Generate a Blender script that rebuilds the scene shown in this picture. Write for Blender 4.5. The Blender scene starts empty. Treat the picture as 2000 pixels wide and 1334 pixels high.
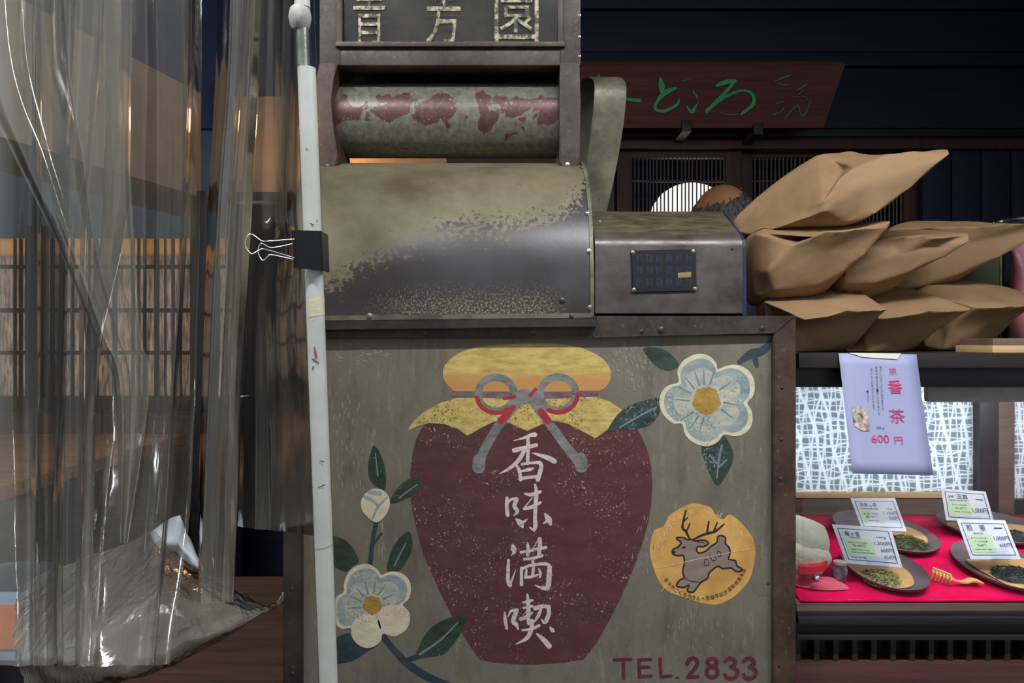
import bpy, bmesh, math, random
from mathutils import Vector, Matrix, noise
random.seed(7)
S = bpy.context.scene
COL = S.collection
F = 1450.0          # focal length in pixels of the 2000 px wide frame
CZ = 1.25           # camera height

# ------------------------------------------------------------------ camera, world, exposure
cam_d = bpy.data.cameras.new('camera'); cam = bpy.data.objects.new('camera', cam_d); COL.objects.link(cam)
cam.location = (0, 0, CZ); cam.rotation_euler = (math.pi/2, 0, 0)
cam_d.sensor_width = 36; cam_d.lens = 36*F/2000; cam_d.clip_start = 0.01
S.camera = cam
w = bpy.data.worlds.new('World'); S.world = w; w.use_nodes = True
bg = w.node_tree.nodes['Background']; bg.inputs[0].default_value = (0.86, 0.93, 1.0, 1); bg.inputs[1].default_value = 0.47
S.view_settings.view_transform = 'Standard'; S.view_settings.look = 'None'
S.view_settings.exposure = 0.0; S.view_settings.gamma = 1; S.view_settings.use_curve_mapping = False
S.cycles.transparent_max_bounces = 24

def area(name, loc, rot, sx, sy, power, col=(1, 1, 1)):
    l = bpy.data.lights.new(name, 'AREA'); l.shape = 'RECTANGLE'; l.size = sx; l.size_y = sy
    l.energy = power; l.color = col
    o = bpy.data.objects.new(name, l); COL.objects.link(o); o.location = loc; o.rotation_euler = rot
    return o
def point(name, loc, power, col, r=0.03):
    l = bpy.data.lights.new(name, 'POINT'); l.energy = power; l.color = col; l.shadow_soft_size = r
    o = bpy.data.objects.new(name, l); COL.objects.link(o); o.location = loc
    return o

# ------------------------------------------------------------------ helpers
def lin(c):
    c /= 255.0
    return c/12.92 if c <= 0.04045 else ((c+0.055)/1.055)**2.4
def A(r, g, b, k=1.0):
    return (min(lin(r)*k, 0.95), min(lin(g)*k, 0.95), min(lin(b)*k, 0.95), 1)
def P(px, py, Y):
    return Vector(((px-1000)/F*Y, Y, CZ-(py-667)/F*Y))

class NT:
    def __init__(s, name):
        s.m = bpy.data.materials.new(name); s.m.use_nodes = True; s.t = s.m.node_tree
        s.b = s.t.nodes['Principled BSDF']; s.out = s.t.nodes['Material Output']; s._tc = None
    def n(s, typ, **kw):
        nd = s.t.nodes.new(typ)
        for k, v in kw.items(): setattr(nd, k, v)
        return nd
    def l(s, a, b): s.t.links.new(a, b)
    def tc(s):
        if not s._tc: s._tc = s.n('ShaderNodeTexCoord')
        return s._tc.outputs['Object']
    def mapped(s, scale):
        mp = s.n('ShaderNodeMapping'); s.l(s.tc(), mp.inputs[0]); mp.inputs['Scale'].default_value = scale
        return mp.outputs[0]
    def noise(s, scale, detail=6, rough=0.6, vec=None, dist=0):
        nd = s.n('ShaderNodeTexNoise'); s.l(vec or s.tc(), nd.inputs['Vector'])
        nd.inputs['Scale'].default_value = scale; nd.inputs['Detail'].default_value = detail
        nd.inputs['Roughness'].default_value = rough; nd.inputs['Distortion'].default_value = dist
        return nd.outputs['Fac']
    def ramp(s, fac, stops):
        r = s.n('ShaderNodeValToRGB'); s.l(fac, r.inputs[0]); e = r.color_ramp.elements
        while len(e) < len(stops): e.new(0.5)
        for i, (p, c) in enumerate(stops): e[i].position = p; e[i].color = c
        return r.outputs[0]
    def mix(s, fac, a, b):
        m = s.n('ShaderNodeMix', data_type='RGBA')
        for sock, v in ((m.inputs[0], fac), (m.inputs[6], a), (m.inputs[7], b)):
            if hasattr(v, 'links') or hasattr(v, 'is_linked'): s.l(v, sock)
            else: sock.default_value = v
        return m.outputs[2]
    def math(s, op, a, b=0.0, clamp=False):
        m = s.n('ShaderNodeMath', operation=op, use_clamp=clamp)
        for sock, v in ((m.inputs[0], a), (m.inputs[1], b)):
            if hasattr(v, 'is_linked'): s.l(v, sock)
            else: sock.default_value = v
        return m.outputs[0]
    def step(s, v, lo, hi):
        m = s.n('ShaderNodeMapRange'); s.l(v, m.inputs[0])
        m.inputs[1].default_value = lo; m.inputs[2].default_value = hi
        return m.outputs[0]
    def schlick(s, nrm=None):
        lw = s.n('ShaderNodeLayerWeight'); lw.inputs[0].default_value = .5
        if nrm is not None: s.l(nrm, lw.inputs['Normal'])
        return s.math('ADD', .045, s.math('MULTIPLY', s.math('POWER', lw.outputs['Facing'], 3.2), .85))
    def xyz(s):
        sp = s.n('ShaderNodeSeparateXYZ'); s.l(s.tc(), sp.inputs[0]); return sp.outputs
    def color(s, c):
        if hasattr(c, 'is_linked'): s.l(c, s.b.inputs['Base Color'])
        else: s.b.inputs['Base Color'].default_value = c
    def set(s, rough=0.5, metal=0.0, spec=0.5):
        if hasattr(rough, 'is_linked'): s.l(rough, s.b.inputs['Roughness'])
        else: s.b.inputs['Roughness'].default_value = rough
        s.b.inputs['Metallic'].default_value = metal
        s.b.inputs['Specular IOR Level'].default_value = spec
        return s
    def bump(s, h, strength=0.3, dist=0.002):
        b = s.n('ShaderNodeBump'); s.l(h, b.inputs['Height'])
        b.inputs['Strength'].default_value = strength; b.inputs['Distance'].default_value = dist
        s.l(b.outputs[0], s.b.inputs['Normal'])
        return s
def vmat(name, c1, c2, scale=20, rough=0.6, metal=0, spec=0.4, bump=0.2, bscale=None, stretch=(1, 1, 1), lo=0.35, hi=0.65, dist=0.002):
    t = NT(name); v = t.mapped(stretch)
    t.color(t.ramp(t.noise(scale, vec=v), [(lo, c1), (hi, c2)]))
    t.set(rough, metal, spec)
    if bump: t.bump(t.noise(bscale or scale*6, vec=v), bump, dist)
    return t.m

def sharp(me, ang=35):
    for p in me.polygons: p.use_smooth = True
    try: me.set_sharp_from_angle(angle=math.radians(ang))
    except Exception: pass
def mk(name, verts, faces, m, parent=None, smooth=None):
    me = bpy.data.meshes.new(name); me.from_pydata([tuple(v) for v in verts], [], faces); me.update()
    return mo(name, me, m, parent, smooth)
def mo(name, me, m, parent=None, smooth=None):
    if m is not None and not me.materials: me.materials.append(m)
    if smooth is not None: sharp(me, smooth)
    o = bpy.data.objects.new(name, me); COL.objects.link(o)
    if parent is not None:
        o.parent = parent
        # children keep their place in the world
        loc = Vector((0, 0, 0)); q = parent
        while q is not None: loc += q.location; q = q.parent
        o.location = -loc
    return o
def bmo(name, bm, m, parent=None, smooth=None):
    bmesh.ops.recalc_face_normals(bm, faces=bm.faces[:])
    me = bpy.data.meshes.new(name); bm.to_mesh(me); bm.free()
    return mo(name, me, m, parent, smooth)
def thing(name, label, cat, loc=(0, 0, 0), group=None):
    o = bpy.data.objects.new(name, None); COL.objects.link(o); o.location = loc; o.empty_display_size = 0.05
    return tag(o, label, cat, group)
def tag(o, label, cat=None, group=None, kind=None):
    o['label'] = label
    if cat: o['category'] = cat
    if group: o['group'] = group
    if kind: o['kind'] = kind
    return o
def struct(o, label=None):
    o['kind'] = 'structure'
    if label: o['label'] = label
    return o
def addbox(bm, x0, x1, y0, y1, z0, z1, bev=0.0, mat=None):
    r = bmesh.ops.create_cube(bm, size=1); vs = r['verts']
    for v in vs:
        v.co = Vector((x0+(v.co.x+.5)*(x1-x0), y0+(v.co.y+.5)*(y1-y0), z0+(v.co.z+.5)*(z1-z0)))
    if mat is not None: bmesh.ops.transform(bm, matrix=mat, verts=vs)
    if bev:
        es = list({e for v in vs for e in v.link_edges})
        bmesh.ops.bevel(bm, geom=es, offset=bev, segments=2, affect='EDGES', profile=0.7)
def box(name, x0, x1, y0, y1, z0, z1, m, parent=None, bev=0.0015):
    bm = bmesh.new(); addbox(bm, x0, x1, y0, y1, z0, z1, bev)
    return bmo(name, bm, m, parent, 40)
def pbox(name, px0, px1, py0, py1, Y0, Y1, m, parent=None, bev=0.0015):
    a = P(px0, py1, Y0); b = P(px1, py0, Y0)
    return box(name, a.x, b.x, Y0, Y1, a.z, b.z, m, parent, bev)
def cr(pts, n=8, closed=False):
    """Catmull-Rom through tuples."""
    out = []; N = len(pts)
    rng = range(N) if closed else range(N-1)
    for i in rng:
        if closed: p = [pts[(i+k-1) % N] for k in range(4)]
        else: p = [pts[max(i-1, 0)], pts[i], pts[i+1], pts[min(i+2, N-1)]]
        for k in range(n):
            t = k/n
            out.append(tuple(0.5*((2*p[1][d])+(-p[0][d]+p[2][d])*t+(2*p[0][d]-5*p[1][d]+4*p[2][d]-p[3][d])*t*t
                                  + (-p[0][d]+3*p[1][d]-3*p[2][d]+p[3][d])*t**3) for d in range(len(p[1]))))
    if not closed: out.append(tuple(pts[-1]))
    return out
def tube(bm, pts, r, seg=10, cap=True):
    pts = [Vector(p) for p in pts]; rings = []
    up = Vector((0.13, 0.2, 1)).normalized()
    rr = r if isinstance(r, (list, tuple)) else [r]*len(pts)
    for i, p in enumerate(pts):
        d = (pts[min(i+1, len(pts)-1)]-pts[max(i-1, 0)]).normalized()
        a = d.cross(up)
        if a.length < 1e-4: a = d.cross(Vector((1, 0, 0)))
        a.normalize(); b = d.cross(a).normalized(); 
        rings.append([bm.verts.new(p+(a*math.cos(t)+b*math.sin(t))*rr[i]) for t in [2*math.pi*k/seg for k in range(seg)]])
    for i in range(len(rings)-1):
        for k in range(seg):
            bm.faces.new((rings[i][k], rings[i][(k+1) % seg], rings[i+1][(k+1) % seg], rings[i+1][k]))
    if cap: bm.faces.new(rings[0][::-1]); bm.faces.new(rings[-1])
def tube_o(name, pts, r, m, parent=None, seg=10):
    bm = bmesh.new(); tube(bm, pts, r, seg); return bmo(name, bm, m, parent, 50)
def dome(name, c, r, m, parent=None, axis='-Y', h=0.6):
    """bolt head: a low dome with a washer lip facing the street"""
    prof = [(1.0, 0), (1.0, .25*h), (.8, .3*h), (.72, .75*h), (.45, .95*h), (0.0, h)]
    vs, fs, seg = [], [], 12
    for (q, hh) in prof:
        for k in range(seg):
            t = 2*math.pi*k/seg
            vs.append((c[0]+q*r*math.cos(t), c[1]-hh*r, c[2]+q*r*math.sin(t)))
    for i in range(len(prof)-1):
        for k in range(seg): fs.append((i*seg+k, i*seg+(k+1) % seg, (i+1)*seg+(k+1) % seg, (i+1)*seg+k))
    return mk(name, vs, fs, m, parent, 40)
def flat(name, pts, Y, m, parent=None, smooth_n=0, t=0.0001):
    """a thin painted or paper shape lying on the plane Y (outline in photograph pixels)"""
    if smooth_n: pts = cr(pts, smooth_n, True)
    vs = [P(x, y, Y) for x, y in pts]; n = len(vs)
    vs += [v+Vector((0, t, 0)) for v in vs]
    fs = [tuple(range(n)), tuple(range(2*n-1, n-1, -1))]+[(i, i+n, (i+1) % n+n, (i+1) % n) for i in range(n)]
    o = mk(name, vs, fs, m, parent)
    bm = bmesh.new(); bm.from_mesh(o.data); bmesh.ops.recalc_face_normals(bm, faces=bm.faces[:]); bm.to_mesh(o.data); bm.free()
    return o
def ribbon(strokes, fn, n=6):
    """brush strokes [(x,y,w)...] -> verts, faces mapped by fn(x,y,k)"""
    vs, fs = [], []
    for si, st in enumerate(strokes):
        p = cr(st, n); b0 = len(vs); L = len(p)
        for i, (x, y, wd) in enumerate(p):
            a = p[max(i-1, 0)]; b = p[min(i+1, L-1)]
            dx, dy = b[0]-a[0], b[1]-a[1]; q = math.hypot(dx, dy) or 1
            nx, ny = -dy/q*wd/2, dx/q*wd/2
            vs += [fn(x+nx, y+ny, si), fn(x-nx, y-ny, si)]
        for i in range(L-1): fs.append((b0+2*i, b0+2*i+1, b0+2*i+3, b0+2*i+2))
        closed = math.hypot(p[0][0]-p[-1][0], p[0][1]-p[-1][1]) < 1e-3
        for e, s in (() if closed else ((0, -1), (L-1, 1))):       # round ends
            x, y, wd = p[e]; a = p[max(e-1, 0)]; b = p[min(e+1, L-1)]
            ang = math.atan2(b[1]-a[1], b[0]-a[0]); c0 = len(vs)
            for k in range(7):
                th = ang+s*(-math.pi/2+math.pi*k/6) if s > 0 else ang+math.pi/2+math.pi*k/6
                vs.append(fn(x+wd/2*math.cos(th), y+wd/2*math.sin(th), si))
            fs.append(tuple(range(c0, c0+7)))
    return vs, fs
def brushes(name, strokes, *a, **k):
    for i_, st_ in enumerate(strokes): brush(name, [st_], a[0]-i_*.00001, *a[1:], **k)
def brush(name, strokes, Y, m, parent, off=(0, 0), sc=1.0, n=6):
    vs, fs = ribbon(strokes, lambda x, y, k: P(off[0]+x/sc, off[1]+y/sc, Y-0.000006*k), n)
    return mk(name, vs, fs, m, parent)
_txt = {}
def text2d(body):
    if body not in _txt:
        c = bpy.data.curves.new('t', 'FONT'); c.body = body; c.resolution_u = 3
        o = bpy.data.objects.new('t', c); COL.objects.link(o)
        me = bpy.data.meshes.new_from_object(o.evaluated_get(bpy.context.evaluated_depsgraph_get()))
        vs = [(v.co.x, v.co.y) for v in me.vertices]; fs = [tuple(p.vertices) for p in me.polygons]
        bpy.data.objects.remove(o); bpy.data.curves.remove(c); bpy.data.meshes.remove(me)
        x0 = min(v[0] for v in vs); y0 = min(v[1] for v in vs)
        x1 = max(v[0] for v in vs); y1 = max(v[1] for v in vs)
        _txt[body] = ([((v[0]-x0)/(x1-x0), (v[1]-y0)/(y1-y0)) for v in vs], fs)
    return _txt[body]
def quadmap(q, off):
    """q: TL,TR,BR,BL world points; returns fn(u,v) with v downwards, lifted by off along the normal"""
    tl, tr, br, bl = [Vector(p) for p in q]
    nrm = (tr-tl).cross(bl-tl).normalized()
    if nrm.y > 0: nrm = -nrm
    return lambda u, v, k=0: (tl*(1-u)+tr*u)*(1-v)+(bl*(1-u)+br*u)*v+nrm*(off+k*0.00002)
def text_on(fn, items):
    """items: (body,u0,v0,u1,v1) boxes on a quad"""
    vs, fs = [], []
    for body, u0, v0, u1, v1 in items:
        tv, tf = text2d(body); b = len(vs)
        vs += [fn(u0+(u1-u0)*x, v1+(v0-v1)*y) for x, y in tv]; fs += [tuple(i+b for i in f) for f in tf]
    return vs, fs

# ------------------------------------------------------------------ materials
M = {}
def wood(name, c1, c2, scale=3, rough=0.5, stretch=(1, 12, 12), spec=0.4, bump=0.15):
    M[name] = vmat(name, c1, c2, scale, rough, 0, spec, bump, scale*8, stretch, 0.3, 0.7)
wood('dark_wood', A(30, 27, 29), A(48, 42, 42), 4, 0.42)
wood('navy_wood', A(26, 31, 52), A(36, 41, 62), 3, 0.55)
wood('sign_wood', A(112, 68, 64), A(138, 88, 80), 5, 0.6, (1, 8, 14))
wood('frame_wood', A(60, 36, 36), A(82, 52, 48), 5, 0.55, (10, 10, 1))
wood('brown_wood', A(92, 74, 66), A(118, 98, 86), 5, 0.5, (1, 10, 14))
wood('red_wood', A(66, 38, 36), A(92, 58, 52), 5, 0.4, (1, 10, 14))
wood('pale_wood', A(196, 160, 108), A(214, 180, 128), 5, 0.5, (1, 10, 14))
wood('counter_wood', A(138, 96, 64), A(186, 138, 96), 5, 0.35, (1, 10, 10))
wood('bench_wood', A(70, 48, 40), A(104, 76, 62), 5, 0.55, (1, 8, 8))
wood('lattice_wood', A(44, 36, 34), A(62, 50, 46), 6, 0.6, (8, 8, 1))
M['plaster'] = vmat('plaster', A(164, 144, 120), A(182, 162, 138), 8, 0.9, bump=0.1)
M['blue_wall'] = vmat('blue_wall', A(50, 62, 104), A(60, 74, 118), 3, .5, bump=.05)
M['blue_reflection'] = vmat('blue_reflection', A(92, 112, 134), A(104, 126, 150), 3, 0.35, bump=0.03)  # slate blue of reflected daylight, put into the base colour
M['reed_paper'] = vmat('reed_paper', A(150, 128, 110), A(196, 172, 150), 9, 0.9, stretch=(18, 1, 1.5), bump=0.2, lo=0.4, hi=0.6)
def backlit(name, c1, c2, sc, stretch):
    t = NT(name); t.t.nodes.remove(t.b); n = t.noise(sc, 5, .6, vec=t.mapped(stretch)); c = t.ramp(n, [(.38, c1), (.62, c2)])
    tl = t.n('ShaderNodeBsdfTranslucent'); df = t.n('ShaderNodeBsdfDiffuse'); t.l(c, tl.inputs[0]); t.l(c, df.inputs[0])
    mx = t.n('ShaderNodeMixShader'); mx.inputs[0].default_value = .4; t.l(tl.outputs[0], mx.inputs[1]); t.l(df.outputs[0], mx.inputs[2])
    t.l(mx.outputs[0], t.out.inputs[0]); return t.m
M['reed_paper'] = backlit('reed_paper', A(138, 124, 116), A(226, 214, 204), 9, (18, 1, 1.5))
M['gold_paper_old'] = vmat('gold_paper', A(216, 146, 62), A(240, 180, 92), 20, 0.8, bump=0.05)
M['gold_paper'] = backlit('gold_paper', A(232, 196, 136), A(246, 216, 166), 12, (8, 1, 1))
M['reed'] = vmat('reed', A(84, 76, 80), A(120, 112, 110), 30, 0.6, bump=0.05)
M['street'] = vmat('street', A(118, 116, 112), A(140, 138, 134), 6, 0.8)
M['floor_dark'] = vmat('floor_dark', A(58, 50, 46), A(74, 64, 58), 5, 0.6)
M['black'] = vmat('black', A(14, 14, 17), A(22, 21, 24), 10, 0.5, bump=0.05)
M['black_plastic'] = vmat('black_plastic', A(6, 6, 8), A(10, 10, 12), 30, 0.35, bump=0.03)
M['chrome'] = vmat('chrome', (0.75, 0.76, 0.78, 1), (0.85, 0.85, 0.86, 1), 40, 0.18, 1.0, 0.5, 0)

# iron of the roaster: dark brown, worn in patches
def iron(name, base, worn, rust, sc=18, rough=0.42):
    t = NT(name)
    n1 = t.noise(sc, 8, 0.65); n2 = t.noise(sc*7, 6, 0.7); n3 = t.noise(sc*.4, 4)
    c = t.ramp(n1, [(0.36, base), (0.66, worn)])
    c = t.mix(t.step(n2, 0.6, 0.72), c, rust)
    c = t.mix(t.step(n3, 0.55, 0.75), c, base)
    t.color(c); t.set(t.ramp(n2, [(0.3, (rough-.12,)*3+(1,)), (0.7, (rough+.2,)*3+(1,))]), 0.12, 0.4)
    t.bump(n2, 0.25, 0.0012); M[name] = t.m
iron('iron', A(44, 36, 31), A(78, 66, 56), A(116, 94, 78))
iron('iron_dark', A(38, 34, 33), A(62, 56, 52), A(84, 66, 58))
iron('iron_rust', A(52, 40, 34), A(86, 66, 52), A(116, 92, 70))
iron('steel_worn', A(80, 78, 64), A(118, 114, 94), A(58, 54, 44), 26, 0.4)
M['bolt'] = vmat('bolt', A(54, 48, 46), A(96, 90, 84), 200, 0.4, 0.6, bump=0.1)
M['bolt_bright'] = vmat('bolt_bright', A(170, 168, 160), A(120, 116, 110), 300, 0.3, 0.8, bump=0.1)

def hood_material():
    t = NT('hood_paint'); x, y, z = t.xyz()
    fc = t.n('ShaderNodeFloatCurve'); u = t.step(x, -0.32, 0.12); t.l(u, fc.inputs['Value'])
    cv = fc.mapping.curves[0]      # edge of the worn-off zone, height above the base as share of 0.3 m
    pts = [(0, .20), (.14, .22), (.3, .36), (.45, .47), (.6, .52), (.78, .53), (.9, .60), (1, .86)]
    while len(cv.points) < len(pts): cv.points.new(.5, .5)
    for p, (a, b) in zip(cv.points, pts): p.location = (a, b)
    fc.mapping.update()
    hgt = t.math('DIVIDE', t.math('SUBTRACT', z, CZ), 0.3)
    nb = t.noise(9, 5, 0.55); nf = t.noise(150, 5, 0.7); nm = t.noise(40, 6, 0.65)
    d = t.math('SUBTRACT', hgt, fc.outputs[0])
    d = t.math('ADD', d, t.math('MULTIPLY', t.math('SUBTRACT', nf, .5), .62))
    d = t.math('ADD', d, t.math('MULTIPLY', t.math('SUBTRACT', nm, .5), .26))
    dusty = t.step(d, -0.015, 0.03)
    olive = t.ramp(nb, [(.3, A(84, 76, 56)), (.46, A(108, 101, 78)), (.72, A(124, 117, 92))])
    olive = t.mix(t.math('MULTIPLY', t.step(nm, .45, .7), .35), olive, A(76, 66, 50))
    dark = t.ramp(nb, [(.35, A(52, 48, 48)), (.65, A(70, 67, 69))])
    # speckled wear along the foot
    sp = t.math('MULTIPLY', t.step(hgt, .28, .17), t.math('MULTIPLY', t.step(x, -.22, -.14), t.step(x, .085, .04)))
    sp = t.math('MULTIPLY', sp, t.step(t.math('ADD', t.noise(330, 4, .6), t.math('MULTIPLY', sp, .06)), .575, .60))
    dark = t.mix(sp, dark, A(128, 118, 102))
    t.color(t.mix(dusty, dark, olive))
    t.set(t.math('ADD', .34, t.math('MULTIPLY', dusty, .22)), 0.15, 0.5)
    t.bump(nf, .12, .001); return t.m
M['hood'] = hood_material()
def motor_material():
    t = NT('motor_cover_paint'); x, y, z = t.xyz()
    hgt = t.math('SUBTRACT', z, CZ); nb = t.noise(14, 6, .6); nf = t.noise(90, 5, .65, vec=t.mapped((.3, 1, 1)))
    d = t.math('ADD', hgt, t.math('MULTIPLY', t.math('SUBTRACT', nf, .5), .02))
    c = t.ramp(nb, [(.35, A(56, 47, 42)), (.62, A(88, 82, 80))])
    c = t.mix(t.step(d, .142, .15), c, t.ramp(nf, [(.35, A(72, 64, 46)), (.65, A(104, 96, 72))]))
    t.color(c); t.set(t.ramp(nf, [(.3, (.26,)*3+(1,)), (.7, (.5,)*3+(1,))]), .25, .5); t.bump(nf, .1, .001)
    return t.m
M['motor'] = motor_material()
def drum_material():
    t = NT('peeled_drum'); x, y, z = t.xyz()
    n1 = t.noise(32, 3, .5, dist=.5); n2 = t.noise(120, 4, .6); n3 = t.noise(300, 3)
    band = t.math('ABSOLUTE', t.math('SUBTRACT', z, CZ+.358))
    v = t.math('ADD', n1, t.math('MULTIPLY', t.step(band, .014, .036), .30))
    peeled = t.step(v, .56, .575)
    paint = t.ramp(n2, [(.3, A(70, 43, 42)), (.7, A(98, 64, 57))])
    paint = t.mix(t.step(n3, .66, .7), paint, A(170, 166, 150))
    bare = t.ramp(n2, [(.3, A(84, 83, 74)), (.7, A(122, 120, 106))])
    t.color(t.mix(peeled, paint, bare)); t.set(.36, .2, .5); t.bump(peeled, -.25, .001); return t.m
M['drum'] = drum_material()
def panel_material():
    t = NT('panel_paint'); x, y, z = t.xyz()
    nb = t.noise(5, 5, .6); st = t.noise(22, 8, .7, vec=t.mapped((1.4, 1, .35))); nf = t.noise(260, 4, .6)
    scr = t.noise(70, 6, .75, vec=t.mapped((1.6, 1, .3)))
    c = t.ramp(nb, [(.3, A(96, 90, 77)), (.5, A(114, 108, 95)), (.72, A(108, 101, 88))])
    c = t.mix(t.math('MULTIPLY', t.step(st, .5, .72), .6), c, A(78, 70, 58))
    c = t.mix(t.math('MULTIPLY', t.step(scr, .57, .70), .5), c, A(146, 142, 130))
    t.color(c); t.set(.5, .05, .45); t.bump(t.noise(130, 6, .7, vec=t.mapped((1, 1, .4))), .6, .002); return t.m
M['panel'] = panel_material()
def paint(name, c1, c2, sc=60, speck=None, rough=.5, th=.68):
    t = NT(name); n1 = t.noise(sc, 6, .65, vec=t.mapped((.6, 1, 1.5))); n2 = t.noise(380, 3, .6)
    n3 = t.noise(16, 4, .6)
    c = t.ramp(n1, [(.32, c1), (.68, c2)])
    if speck: c = t.mix(t.math('MULTIPLY', t.step(n2, th, th+.04), t.step(n3, .45, .6)), c, speck)
    t.color(c); t.set(rough, 0, .4); t.bump(n1, .3, .0006); M[name] = t.m
paint('jar_paint', A(76, 41, 43), A(92, 53, 54), 40, A(186, 164, 156), th=.625)
paint('cloth_paint', A(160, 138, 72), A(206, 182, 112), 110, A(104, 84, 44), th=.56)
paint('ribbon_grey', A(88, 88, 88), A(138, 138, 132), 70, A(130, 40, 50), th=.62)
paint('ribbon_red', A(150, 36, 50), A(168, 52, 62), 90)
paint('band_paint', A(84, 76, 80), A(120, 112, 112), 120, A(140, 40, 52), th=.5)
paint('letter_white', A(176, 160, 152), A(216, 202, 192), 170, A(130, 100, 98), th=.58)
paint('petal_cream', A(186, 174, 148), A(214, 202, 176), 90, A(130, 120, 100), th=.6)
paint('petal_blue', A(104, 128, 138), A(158, 164, 156), 50, A(190, 184, 164), th=.55)
paint('petal_inner', A(134, 146, 144), A(196, 186, 164), 60, A(116, 122, 118), th=.56)
paint('stamen', A(140, 106, 44), A(176, 142, 72), 120, A(110, 80, 40), th=.6)
paint('leaf_paint', A(30, 44, 37), A(52, 70, 56), 70, A(160, 168, 164), th=.66)
paint('leaf_dark', A(34, 46, 54), A(50, 66, 70), 70, A(130, 138, 140), th=.66)
paint('leaf_scratched', A(30, 44, 40), A(56, 72, 66), 60, A(150, 158, 160), th=.56)
paint('stem_paint', A(38, 48, 62), A(56, 68, 80), 70)
paint('vein', A(96, 112, 116), A(120, 134, 136), 90)
paint('tel_paint', A(80, 30, 38), A(104, 48, 54), 90)
paint('deer_line', A(40, 32, 32), A(52, 42, 42), 90)
paint('deer_fill', A(124, 106, 100), A(142, 124, 116), 60)
paint('sticker_pale', A(216, 176, 130), A(228, 196, 152), 60)
def lid_material():
    t = NT('lid_paint'); x, y, z = t.xyz()
    g = t.math('ADD', t.step(z, P(0, 750, 1).z, P(0, 715, 1).z), t.math('MULTIPLY', t.math('SUBTRACT', t.noise(40), .5), .7))
    n1 = t.noise(90, 6, .65, vec=t.mapped((.4, 1, 1.6)))
    up = t.ramp(n1, [(.32, A(160, 136, 70)), (.66, A(204, 178, 106))])
    t.color(t.mix(t.step(g, .2, .8), A(184, 132, 78), up)); t.set(.5, 0, .4); t.bump(n1, .3, .0006); return t.m
M['lid_paint'] = lid_material()
def sticker_material():
    t = NT('sticker_gold'); n1 = t.noise(16, 5, .6, dist=1.0); n2 = t.noise(60, 6, .6)
    c = t.ramp(n1, [(.3, A(178, 130, 66)), (.5, A(206, 156, 84)), (.7, A(222, 176, 104))])
    t.color(t.mix(t.math('MULTIPLY', t.step(n2, .5, .75), .4), c, A(160, 110, 56))); t.set(.45, .1, .5)
    t.bump(n1, .5, .002); return t.m
M['sticker'] = sticker_material()
def kraft(name, c1, c2):
    t = NT(name); n1 = t.noise(7, 5, .6); n2 = t.noise(90, 6, .6, vec=t.mapped((1, 1, 2)))
    t.color(t.mix(t.math('MULTIPLY', n2, .35), t.ramp(n1, [(.3, c1), (.7, c2)]), c1)); t.set(.72, 0, .3)
    t.bump(t.noise(28, 4, .5), .35, .004); M[name] = t.m
kraft('kraft', A(130, 102, 73), A(150, 120, 87))
def vinyl(name, haze, tint, gloss=1.0, rough=.1, bump=.25, bs=9):
    t = NT(name); t.t.nodes.remove(t.b)
    v = t.mapped((2.2, 2.2, .5))
    nn = t.noise(bs, 4, .55, vec=v, dist=.6)
    b = t.n('ShaderNodeBump'); t.l(nn, b.inputs['Height']); b.inputs['Strength'].default_value = bump; b.inputs['Distance'].default_value = .004
    tr = t.n('ShaderNodeBsdfTransparent'); tr.inputs[0].default_value = tint
    gl = t.n('ShaderNodeBsdfGlossy'); gl.inputs['Roughness'].default_value = rough; t.l(b.outputs[0], gl.inputs['Normal'])
    df = t.n('ShaderNodeBsdfDiffuse'); df.inputs[0].default_value = A(196, 192, 176); t.l(b.outputs[0], df.inputs['Normal'])
    tl = t.n('ShaderNodeBsdfTranslucent'); tl.inputs[0].default_value = A(196, 192, 180)
    dm = t.n('ShaderNodeMixShader'); dm.inputs[0].default_value = .4; t.l(df.outputs[0], dm.inputs[1]); t.l(tl.outputs[0], dm.inputs[2])
    hz = t.n('ShaderNodeMixShader'); t.l(t.math('MULTIPLY', t.step(t.noise(5, 5, .6, vec=v), .2, .8), haze*2), hz.inputs[0])
    t.l(tr.outputs[0], hz.inputs[1]); t.l(dm.outputs[0], hz.inputs[2])
    fr = t.schlick(b.outputs[0])
    mx = t.n('ShaderNodeMixShader'); t.l(t.math('MULTIPLY', fr, gloss, True), mx.inputs[0])
    t.l(hz.outputs[0], mx.inputs[1]); t.l(gl.outputs[0], mx.inputs[2]); t.l(mx.outputs[0], t.out.inputs[0])
    M[name] = t.m
vinyl('vinyl_clear', .095, (.965, .955, .935, 1), 1.8, .08, .25, 7)
vinyl('vinyl_fold', .21, (.95, .94, .92, 1), 1.8, .1, .3, 7)
vinyl('vinyl', .15, (.955, .945, .92, 1), 1.5, .09, .3, 7)
vinyl('vinyl_milky', .46, (.90, .90, .88, 1), 2.6, .1, 1.0, 22)
def glass(name, tint, gloss, rough=.02):
    t = NT(name); t.t.nodes.remove(t.b)
    tr = t.n('ShaderNodeBsdfTransparent'); tr.inputs[0].default_value = tint
    gl = t.n('ShaderNodeBsdfGlossy'); gl.inputs['Roughness'].default_value = rough
    fr = t.schlick()
    mx = t.n('ShaderNodeMixShader'); t.l(t.math('MULTIPLY', fr, gloss, True), mx.inputs[0])
    t.l(tr.outputs[0], mx.inputs[1]); t.l(gl.outputs[0], mx.inputs[2]); t.l(mx.outputs[0], t.out.inputs[0]); M[name] = t.m
glass('clear_glass', (.96, .97, .98, 1), 0.6)
glass('clear_plastic', (.9, .92, .97, 1), 1.2, .08)
glass('hopper_glass', (.72, .74, .74, 1), 2.2, .05)
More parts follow.
